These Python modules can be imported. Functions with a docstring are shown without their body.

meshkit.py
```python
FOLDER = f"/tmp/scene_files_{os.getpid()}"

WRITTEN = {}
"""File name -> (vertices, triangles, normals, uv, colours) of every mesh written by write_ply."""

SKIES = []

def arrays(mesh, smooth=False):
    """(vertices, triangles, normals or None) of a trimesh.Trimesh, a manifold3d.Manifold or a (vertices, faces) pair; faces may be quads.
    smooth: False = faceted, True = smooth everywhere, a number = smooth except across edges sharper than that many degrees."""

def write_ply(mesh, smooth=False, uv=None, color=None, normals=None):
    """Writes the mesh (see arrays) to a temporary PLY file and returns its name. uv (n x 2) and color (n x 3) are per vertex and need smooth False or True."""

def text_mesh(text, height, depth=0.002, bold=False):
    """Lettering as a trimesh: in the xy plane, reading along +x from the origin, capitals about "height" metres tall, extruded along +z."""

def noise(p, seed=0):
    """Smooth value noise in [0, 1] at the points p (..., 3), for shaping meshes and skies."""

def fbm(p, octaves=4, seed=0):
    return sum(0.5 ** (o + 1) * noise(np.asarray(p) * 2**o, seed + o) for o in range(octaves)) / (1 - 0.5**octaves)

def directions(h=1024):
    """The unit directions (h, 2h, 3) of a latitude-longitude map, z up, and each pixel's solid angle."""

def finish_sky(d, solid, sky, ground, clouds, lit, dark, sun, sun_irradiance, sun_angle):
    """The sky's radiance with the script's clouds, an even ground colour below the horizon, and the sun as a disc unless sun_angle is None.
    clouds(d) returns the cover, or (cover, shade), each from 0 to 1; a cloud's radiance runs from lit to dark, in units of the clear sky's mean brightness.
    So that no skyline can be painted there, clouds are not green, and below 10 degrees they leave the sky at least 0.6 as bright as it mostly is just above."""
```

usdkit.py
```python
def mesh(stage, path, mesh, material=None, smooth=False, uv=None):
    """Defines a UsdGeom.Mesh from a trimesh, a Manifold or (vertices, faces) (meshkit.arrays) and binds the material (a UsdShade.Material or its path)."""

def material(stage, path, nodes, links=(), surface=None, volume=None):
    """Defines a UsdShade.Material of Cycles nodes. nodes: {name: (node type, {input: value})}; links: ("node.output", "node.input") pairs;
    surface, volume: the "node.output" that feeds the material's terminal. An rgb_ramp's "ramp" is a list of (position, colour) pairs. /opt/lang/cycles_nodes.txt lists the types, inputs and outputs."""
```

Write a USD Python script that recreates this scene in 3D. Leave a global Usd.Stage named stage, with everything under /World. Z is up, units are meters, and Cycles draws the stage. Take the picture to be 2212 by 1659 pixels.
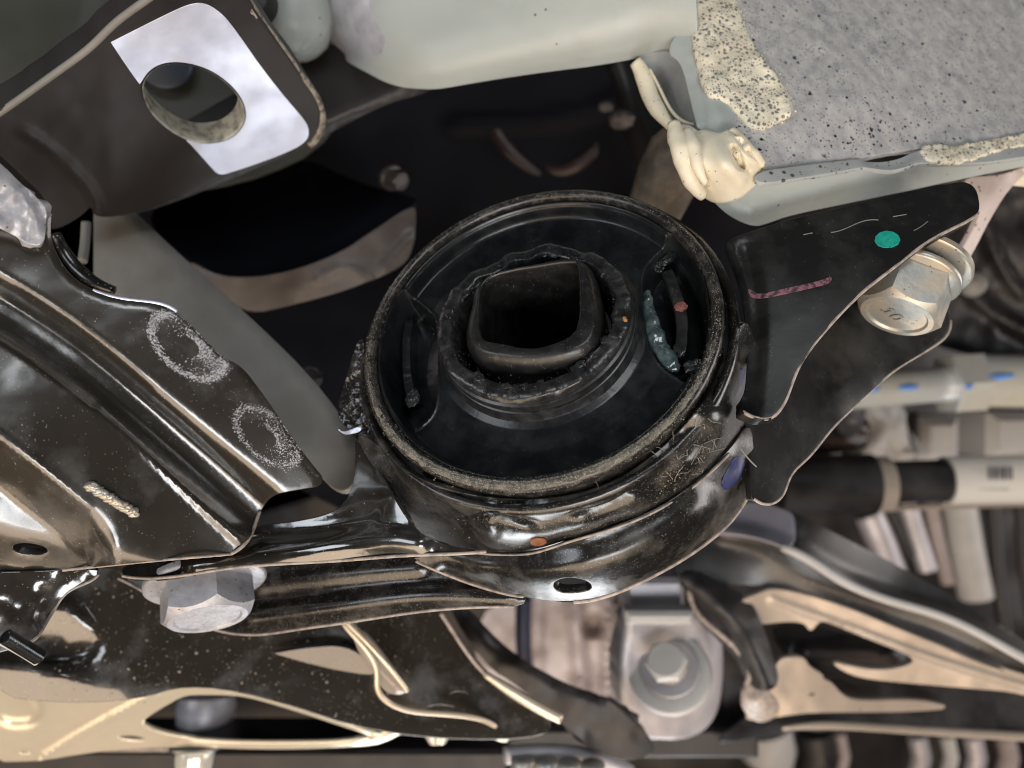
import math, numpy as np, trimesh, shapely, usdkit, meshkit, manifold3d as m3
from shapely.geometry import Polygon, LineString, Point
from scipy.interpolate import RBFInterpolator, CubicSpline
from scipy.spatial import Delaunay
from pxr import Usd, UsdGeom, UsdLux, Gf, Sdf, Vt
rng = np.random.default_rng(7)
stage = Usd.Stage.CreateInMemory()
UsdGeom.SetStageUpAxis(stage, UsdGeom.Tokens.z); UsdGeom.SetStageMetersPerUnit(stage, 1.0)
UsdGeom.Xform.Define(stage, '/World'); UsdGeom.Scope.Define(stage, '/World/Looks')
# ---------------------------------------------------------------- camera: a hand-held telephone under the car
CZ = 1.2
cam = UsdGeom.Camera.Define(stage, '/World/camera')
cam.AddTranslateOp().Set(Gf.Vec3d(0, 0, CZ)); cam.AddRotateXOp().Set(90.0)
cam.CreateFocalLengthAttr(4.4); cam.CreateHorizontalApertureAttr(4.4 * 1.3); cam.CreateVerticalApertureAttr(4.4 * 1.3 * .75)
cam.CreateFStopAttr(1.8); cam.CreateFocusDistanceAttr(0.166)
cam.CreateClippingRangeAttr(Gf.Vec2f(0.005, 20)); cam.CreateExposureAttr(0.4)
# ---------------------------------------------------------------- work lamp, then added lights with no visible source
def lamp(name, pos, target, w, h, rad, col):
    l = UsdLux.RectLight.Define(stage, '/World/' + name)
    pos, target = np.array(pos, float), np.array(target, float)
    z = pos - target; z /= np.linalg.norm(z)
    x = np.cross([0, 0, 1.0], z)
    x = np.array([1.0, 0, 0]) if np.linalg.norm(x) < 1e-3 else x / np.linalg.norm(x)
    y = np.cross(z, x)
    l.AddTransformOp().Set(Gf.Matrix4d(*x, 0, *y, 0, *z, 0, *pos, 1))
    l.CreateWidthAttr(w); l.CreateHeightAttr(h); l.CreateIntensityAttr(rad); l.CreateColorAttr(Gf.Vec3f(*col))
    return l
lamp('work_lamp', (0.06, -0.22, CZ - .21), (0, .2, CZ), .26, .12, 9.0, (.96, .98, 1.0))
lamp('upper_fill', (0.12, -.30, CZ + .34), (0, .2, CZ), .30, .16, 5.0, (.93, .97, 1.0))  # added weak fill from above, no lamp known there
lamp('floor_bounce', (-.25, -.40, CZ - .66), (-.25, -.1, CZ), 1.3, .70, 2.9, (1.0, .77, .56))  # stands in for light bounced off the warm floor, not a lamp
lamp('left_fill', (-.55, -.25, CZ + .10), (-.1, .2, CZ), .25, .35, 3.6, (.86, .93, 1.0))  # added fill that brightens the pale bracket end at top left
lamp('low_fill', (0.02, .34, CZ - .40), (0.0, .17, CZ), .24, .16, 5.5, (.95, .98, 1.0))  # added below the bushing to put highlights on the rounded walls
lamp('side_fill', (.95, .25, CZ - .05), (.1, .4, CZ), .5, .5, 3.2, (1.0, .93, .90))  # added fill that brightens the background at right

# ---------------------------------------------------------------- helpers
K = 0.65 / 1106
def ray(u, v):
    u, v = np.broadcast_arrays(np.asarray(u, float), np.asarray(v, float))
    return np.stack([(u - 1106) * K, np.ones_like(u), (829.5 - v) * K], -1)
def P(u, v, d):                                                     # a point d millimetres away in the direction measured in the photograph
    return ray(u, v) * (np.asarray(d, float)[..., None] / 1000.0) + [0, 0, CZ]
def lin(r, g, b):
    c = np.array([r, g, b]) / 255.0
    return tuple(np.where(c <= .04045, c / 12.92, ((c + .055) / 1.055) ** 2.4))
used = {}
def numbered(parent, name):
    k = used.get((parent, name), 0); used[(parent, name)] = k + 1
    return name if k == 0 else f'{name}_{k:03d}'
class Thing:
    def __init__(s, name, label, cat, group=None):
        s.path = '/World/' + numbered('/World', name); s.label, s.cat, s.group, s.parts = label, cat, group, []
    def part(s, name, mesh, mat, smooth=35, under=None, label=None, kind=None):
        par = under or s.path; path = par + '/' + numbered(par, name)
        s.parts.append((path, mesh, mat, smooth, label, kind)); return path
    def done(s):
        arr = [(p, meshkit.arrays(m, False)[:2], mt, sm, lb, k) for p, m, mt, sm, lb, k in s.parts]
        allv = np.vstack([a[1][0] for a in arr]); base = np.array([*(allv.min(0) + allv.max(0))[:2] / 2, allv[:, 2].min()])
        x = UsdGeom.Xform.Define(stage, s.path); x.AddTranslateOp().Set(Gf.Vec3d(*base)); o = x.GetPrim()
        o.SetCustomDataByKey('label', s.label); o.SetCustomDataByKey('category', s.cat)
        if s.group: o.SetCustomDataByKey('group', s.group)
        for p, (v, f), mt, sm, lb, k in arr:
            q = usdkit.mesh(stage, p, trimesh.Trimesh(v - base, f, process=False), mt, sm).GetPrim()
            if lb: q.SetCustomDataByKey('label', lb)
            if k: q.SetCustomDataByKey('kind', k)
def cat(*ms):
    return trimesh.util.concatenate([trimesh.Trimesh(*meshkit.arrays(m, False)[:2], process=False) for m in ms])
def chaikin(pts, n=2, closed=True):
    p = [(np.array(q[:2], float), len(q) > 2) for q in pts]
    for _ in range(n):
        o = []
        L = len(p)
        for i in range(L):
            (a, sa), (b, sb) = p[i], p[(i + 1) % L]
            if not closed and i == L - 1: o.append((a, sa)); break
            if sa or (not closed and i == 0): o.append((a, sa))
            else: o.append((a * .75 + b * .25, False))
            if not (sb or (not closed and i == L - 2)): o.append((a * .25 + b * .75, False))
        p = o
    return np.array([q for q, _ in p])
def resample(p, step, closed=True):
    q = np.vstack([p, p[:1]]) if closed else p
    out = []
    for a, b in zip(q[:-1], q[1:]):
        k = max(1, int(round(np.linalg.norm(b - a) / step)))
        out += [a + (b - a) * t / k for t in range(k)]
    if not closed: out.append(q[-1])
    o = [out[0]]
    for x in out[1:]:
        if np.linalg.norm(x - o[-1]) > .45 * step: o.append(x)
    if closed and np.linalg.norm(o[0] - o[-1]) < .45 * step: o.pop()
    return np.array(o)
def rbf(ctrl, smoothing=0):
    c = np.array(ctrl, float)
    if len(c) < 3: raise ValueError
    f = RBFInterpolator(c[:, :2] / 500, c[:, 2], kernel='thin_plate_spline' if len(c) > 3 else 'linear', degree=1, smoothing=smoothing)
    return lambda u, v: f(np.stack(np.broadcast_arrays(np.asarray(u, float), np.asarray(v, float)), -1).reshape(-1, 2) / 500).reshape(np.shape(u))
def dist(line, u, v): return shapely.distance(shapely.points(u, v), line)
def ridge(pts, w, h, flat=0.0):                                     # a pressed bead along a line, h mm proud
    L = LineString(chaikin(pts, 2, False))
    def f(u, v):
        t = np.clip((dist(L, u, v) - flat) / w, 0, 1); return h * (1 + np.cos(np.pi * t)) / 2
    return f
def emboss(pts, w, h):
    G = Polygon(chaikin(pts, 2))
    def f(u, v):
        t = np.clip(1 - dist(G, u, v) / w, 0, 1); return h * t * t * (3 - 2 * t)
    return f
def roll(pts, w, h):                                                # the sheet rolls away from the eye towards this edge
    L = LineString(chaikin(pts, 2, False))
    def f(u, v):
        t = .96 * np.clip(1 - np.maximum(dist(L, u, v) - 4, 0) / w, 0, 1); return -h * (1 - np.sqrt(1 - t * t)) / .72
    return f
def tilt(pts, w, ku, kv):                                           # this part of the sheet leans, ku and kv mm of depth for each step across and down
    G = Polygon(chaikin(pts, 2)); c = G.centroid; m = emboss(pts, w, 1.0)
    return lambda u, v: -m(u, v) * (ku * (u - c.x) + kv * (v - c.y))
def fold(a, b, k, length, u_end=1e9, soft=6.0):                     # below the line a-b the sheet falls back, k mm a step, for this length
    def f(u, v):
        t = v - (a[1] + (u - a[0]) * (b[1] - a[1]) / (b[0] - a[0])); t = soft * np.logaddexp(0, t / soft); soft2 = 2.5; t = length - soft2 * np.logaddexp(0, (length - t) / soft2)
        return -k * t * np.clip((u_end - u) / 60, 0, 1)
    return f
def bumpy(scale, h, seed=0, oct=3):
    def f(u, v):
        p = np.stack([np.asarray(u) / scale, np.asarray(v) / scale, np.zeros_like(u)], -1); return h * (meshkit.fbm(p, oct, seed) - .5) * 2
    return f
class Sheet:
    """A pressed sheet of metal: its outline, its distance (mm) over the outline with pressed relief, and its thickness."""
    def __init__(s, outline, depth, relief=(), holes=(), step=14, thick=1.5, bevel=.25, n=2):
        s.base = depth if callable(depth) else rbf(depth); s.relief = relief
        ring = resample(chaikin(outline, n), step); hr = [resample(chaikin(h, n), min(step, 8)) for h in holes]
        G = Polygon(ring, hr)
        if not G.is_valid: G = G.buffer(0); G = max(getattr(G, 'geoms', [G]), key=lambda g: g.area); ring = np.array(G.exterior.coords)[:-1]; hr = [np.array(i.coords)[:-1] for i in G.interiors]
        x0, y0, x1, y1 = G.bounds
        gx, gy = np.meshgrid(np.arange(x0, x1, step), np.arange(y0, y1, step * .866)); gx[1::2] += step / 2
        g = np.stack([gx.ravel(), gy.ravel()], 1)
        inner = G.buffer(-step * .55)
        g = g[shapely.contains_xy(inner, g[:, 0], g[:, 1])] if not inner.is_empty else g[:0]
        uv = np.vstack([ring, *hr, g]); tri = Delaunay(uv).simplices
        cen = uv[tri].mean(1); tri = tri[shapely.contains_xy(G.buffer(1e-6), cen[:, 0], cen[:, 1])]
        a = uv[tri]; ar = (a[:, 1, 0] - a[:, 0, 0]) * (a[:, 2, 1] - a[:, 0, 1]) - (a[:, 1, 1] - a[:, 0, 1]) * (a[:, 2, 0] - a[:, 0, 0])
        tri = tri[np.abs(ar) > 1e-6]; ar = ar[np.abs(ar) > 1e-6]
        tri = np.where((ar < 0)[:, None], tri, tri[:, ::-1])        # the pixel's v runs down
        s.uv, s.G = uv, G
        p = P(uv[:, 0], uv[:, 1], s.dep(uv[:, 0], uv[:, 1]))
        nrm = np.zeros_like(p); fn = np.cross(p[tri[:, 1]] - p[tri[:, 0]], p[tri[:, 2]] - p[tri[:, 0]])
        if (fn[:, 1].mean()) > 0: tri = tri[:, ::-1]; fn = -fn
        for k in range(3): np.add.at(nrm, tri[:, k], fn)
        nrm /= np.maximum(np.linalg.norm(nrm, axis=1, keepdims=True), 1e-15)
        t = thick / 1000; b = min(bevel, thick * .45) / 1000; N = len(p)
        E = {}
        for f in tri:
            for i in range(3): E[(f[i], f[(i + 1) % 3])] = 1
        be = np.array([e for e in E if (e[1], e[0]) not in E])
        out = np.zeros_like(p); ev = p[be[:, 1]] - p[be[:, 0]]
        o = np.cross(ev, nrm[be[:, 0]]); o /= np.maximum(np.linalg.norm(o, axis=1, keepdims=True), 1e-15)
        np.add.at(out, be[:, 0], o); np.add.at(out, be[:, 1], o); out /= np.maximum(np.linalg.norm(out, axis=1, keepdims=True), 1e-15)
        bv = np.unique(be); idx = -np.ones(N, int); idx[bv] = np.arange(len(bv))
        rings = [p[bv] + out[bv] * x - nrm[bv] * y for x, y in ((.7 * b, .3 * b), (b, b), (b, t - b), (.7 * b, t - .3 * b))]
        M = len(bv); V = [p] + rings + [p - nrm * t]
        F = [tri]; off = [N + M * k for k in range(4)]; back = N + 4 * M
        chain = [lambda i: i] + [(lambda i, q=q: idx[i] + q) for q in off] + [lambda i: i + back]
        for A, B in zip(chain[:-1], chain[1:]):
            F += [np.stack([B(be[:, 0]), B(be[:, 1]), A(be[:, 1])], 1), np.stack([B(be[:, 0]), A(be[:, 1]), A(be[:, 0])], 1)]
        F.append(tri[:, ::-1] + back)
        s.mesh = trimesh.Trimesh(np.vstack(V), np.vstack(F), process=False); s.p, s.nrm = p, nrm
    def dep(s, u, v):
        u, v = np.asarray(u, float), np.asarray(v, float)
        d = s.base(u, v)
        for r in s.relief: d = d - r(u, v)
        return d
    def at(s, u, v, lift=0.0): return P(u, v, s.dep(u, v) - lift)
def sheet(*a, **k): return Sheet(*a, **k)
def tube(pts, r, seg=20, cap=True, n=2):
    """A round bar or hose through 3-D points; r a number or one radius per point."""
    p = np.array(pts, float); r = np.broadcast_to(np.asarray(r, float), len(p))
    if n and len(p) > 2:
        s = np.r_[0, np.cumsum(np.linalg.norm(np.diff(p, axis=0), axis=1))]; t = np.linspace(0, s[-1], (len(p) - 1) * 8 + 1)
        p, r = CubicSpline(s, p)(t), np.interp(t, s, r)
    d = np.gradient(p, axis=0); d /= np.linalg.norm(d, axis=1, keepdims=True)
    u = np.cross(d[0], [0.31, .2, .93]); u /= np.linalg.norm(u); V = []
    a = np.linspace(0, 2 * np.pi, seg, endpoint=False)
    for i in range(len(p)):
        u = u - d[i] * (u @ d[i]); u /= np.linalg.norm(u); w = np.cross(d[i], u)
        V.append(p[i] + r[i] * (np.cos(a)[:, None] * u + np.sin(a)[:, None] * w))
    V = np.vstack(V); F = []
    i = np.arange(seg); j = (i + 1) % seg
    for k in range(len(p) - 1):
        F += [np.stack([k * seg + i, k * seg + j, (k + 1) * seg + j], 1), np.stack([k * seg + i, (k + 1) * seg + j, (k + 1) * seg + i], 1)]
    if cap:
        V = np.vstack([V, p[0], p[-1]]); c = len(V) - 2; q = (len(p) - 1) * seg
        F += [np.stack([np.full(seg, c), j, i], 1), np.stack([np.full(seg, c + 1), q + i, q + j], 1)]
    return trimesh.Trimesh(V, np.vstack(F), process=False)
def frame(axis, up=(0, 0, 1.0)):
    z = np.array(axis, float); z /= np.linalg.norm(z); x = np.cross(up, z)
    if np.linalg.norm(x) < 1e-3: x = np.cross([1.0, 0, 0], z)
    x /= np.linalg.norm(x); return np.stack([x, np.cross(z, x), z], 1)
def lathe(profile, o, R, seg=96, wob=None, close=False):
    """profile: (radius, height) in mm about the axis R[:,2] through o; wob(theta, k) adds radius, height in mm."""
    pr = np.array(profile, float); a = np.linspace(0, 2 * np.pi, seg, endpoint=False)
    V = []
    for k, (r, h) in enumerate(pr):
        dr, dh = wob(a, k) if wob else (0, 0)
        V.append(np.stack([(r + dr) * np.cos(a), (r + dr) * np.sin(a), h + dh + 0 * a], 1))
    V = np.vstack(V) / 1000; F = []; i = np.arange(seg); j = (i + 1) % seg; L = len(pr)
    for k in range(L if close else L - 1):
        q = (k + 1) % L
        F += [np.stack([k * seg + i, k * seg + j, q * seg + j], 1), np.stack([k * seg + i, q * seg + j, q * seg + i], 1)]
    return trimesh.Trimesh(V @ R.T + o, np.vstack(F), process=False)
def placed(m, o, R):
    v, f, _ = meshkit.arrays(m, False); return trimesh.Trimesh((v / 1000) @ R.T + o, f, process=False)
def rot2(R, deg):
    c, s = np.cos(np.radians(deg)), np.sin(np.radians(deg)); return R @ np.array([[c, -s, 0], [s, c, 0], [0, 0, 1]])
def hexhead(af, h, dish=.25, cham=.9):
    """Chamfered hexagon head, top at z = 0, going down to -h; a round dish pressed into the top. Millimetres."""
    rc = af / 2 / np.cos(np.pi / 6)
    hx = m3.Manifold.extrude(m3.CrossSection([[(rc * np.cos(np.pi / 3 * k), rc * np.sin(np.pi / 3 * k)) for k in range(6)]]), h).translate((0, 0, -h))
    prof = [(0, 0), (af / 2 * .93, 0), (rc * 1.02, -(rc * 1.02 - af / 2 * .93) * cham), (rc * 1.02, -h - 1), (0, -h - 1)]
    body = hx ^ m3.Manifold.revolve(m3.CrossSection([prof[::-1]]), 64)
    if dish:
        r = af / 2 * .80
        body -= m3.Manifold.revolve(m3.CrossSection([[(0, -dish), (r - .5, -dish), (r, .01), (r, 1), (0, 1)]]), 64)
    return body
def grains(p, size, seed=0, flat=1.0):
    """Loose grit: one small irregular eight-sided grain at each point. size in mm, number or array."""
    g = np.random.default_rng(seed); n = len(p); size = np.broadcast_to(np.asarray(size, float), n) / 1000
    o = np.array([[1, 0, 0], [-1, 0, 0], [0, 1, 0], [0, -1, 0], [0, 0, 1], [0, 0, -1.0]])
    f = np.array([[0, 2, 4], [2, 1, 4], [1, 3, 4], [3, 0, 4], [2, 0, 5], [1, 2, 5], [3, 1, 5], [0, 3, 5]])
    q = g.normal(size=(n, 3, 3)); q, _ = np.linalg.qr(q)
    v = (o[None] * g.uniform(.6, 1.3, (n, 6, 1)) * size[:, None, None]) @ q + p[:, None, :]
    return trimesh.Trimesh(v.reshape(-1, 3), (f[None] + 6 * np.arange(n)[:, None, None]).reshape(-1, 3), process=False)
def boxuv(u0, v0, u1, v1, d, thick, bevel=1.5):
    """A chamfered block whose near face spans these directions at d mm."""
    a, b = P(u0, v1, d), P(u1, v0, d); w = (b - a) * 1000
    q = min(bevel, w[0] * .3, w[2] * .3)
    hull = m3.Manifold.hull_points([(x, y, z) for x, y, z in [(q, 0, q), (w[0] - q, 0, q), (q, 0, w[2] - q), (w[0] - q, 0, w[2] - q), (0, q, 0), (w[0], q, 0), (0, q, w[2]), (w[0], q, w[2]), (0, thick, 0), (w[0], thick, 0), (0, thick, w[2]), (w[0], thick, w[2])]])
    return placed(hull, a, np.eye(3))

# ---------------------------------------------------------------- materials
def mat(name, col, col2=None, scale=200, lo=.45, hi=.6, rough=.4, rough2=None, metal=0.0, spec=.5, dots=(), bump=None, coat=0.0, coat_rough=.1, detail=5, stretch=None, anis=0, sheen=0):
    N = {'geo': ('geometry', {}), 'p': ('principled_bsdf', {'metallic': metal, 'specular_ior_level': spec, 'coat_weight': coat, 'coat_roughness': coat_rough, 'sheen_weight': sheen})}
    L = []; src = 'geo.position'
    if stretch:
        N['map'] = ('mapping', {'scale': stretch}); L.append(('geo.position', 'map.vector')); src = 'map.vector'
    c = None
    if col2 is not None:
        N['n1'] = ('noise_texture', {'scale': scale, 'detail': detail, 'roughness': .6}); L.append((src, 'n1.vector'))
        N['r1'] = ('map_range', {'from_min': lo, 'from_max': hi, 'clamp': True}); L.append(('n1.fac', 'r1.value'))
        N['m1'] = ('mix_color', {'a': col, 'b': col2}); L += [('r1.result', 'm1.fac')]; c = 'm1.result'
        if rough2 is not None:
            N['rr'] = ('map_range', {'to_min': rough, 'to_max': rough2, 'clamp': True}); L += [('r1.result', 'rr.value'), ('rr.result', 'p.roughness')]
    for k, (sc, rad, keep, dc) in enumerate(dots):
        N[f'v{k}'] = ('voronoi_texture', {'scale': sc}); L.append(('geo.position', f'v{k}.vector'))
        N[f'w{k}'] = ('noise_texture', {'scale': sc * .12, 'detail': 2}); L.append(('geo.position', f'w{k}.vector'))
        N[f'd{k}'] = ('map_range', {'from_min': rad, 'from_max': rad * .75, 'clamp': True}); L.append((f'v{k}.distance', f'd{k}.value'))
        N[f's{k}'] = ('separate_color', {}); L.append((f'v{k}.color', f's{k}.color'))
        N[f'a{k}'] = ('math', {'math_type': 'multiply_add', 'value2': .5}); L += [(f's{k}.r', f'a{k}.value1'), (f'w{k}.fac', f'a{k}.value3')]
        N[f't{k}'] = ('math', {'math_type': 'greater_than', 'value2': 1.0 - keep * .75}); L.append((f'a{k}.value', f't{k}.value1'))
        N[f'f{k}'] = ('math', {'math_type': 'multiply'}); L += [(f'd{k}.result', f'f{k}.value1'), (f't{k}.value', f'f{k}.value2')]
        N[f'x{k}'] = ('mix_color', {'a': col, 'b': dc}); L.append((f'f{k}.value', f'x{k}.fac'))
        if c: L.append((c, f'x{k}.a'))
        c = f'x{k}.result'
    if c: L.append((c, 'p.base_color'))
    else: N['p'][1]['base_color'] = col
    if not (col2 is not None and rough2 is not None): N['p'][1]['roughness'] = rough
    if bump:
        sc, dst = bump[:2]
        N['bn'] = ('noise_texture', {'scale': sc, 'detail': 4, 'roughness': .6}); L.append((src, 'bn.vector'))
        N['b'] = ('bump', {'strength': 1.0, 'distance': dst / 1000}); L += [('bn.fac', 'b.height'), ('b.normal', 'p.normal')]
        if coat and len(bump) > 2: L.append(('b.normal', 'p.coat_normal'))
    return usdkit.material(stage, '/World/Looks/' + name, N, L, surface='p.BSDF')
GR = (.30, .28, .25)
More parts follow.
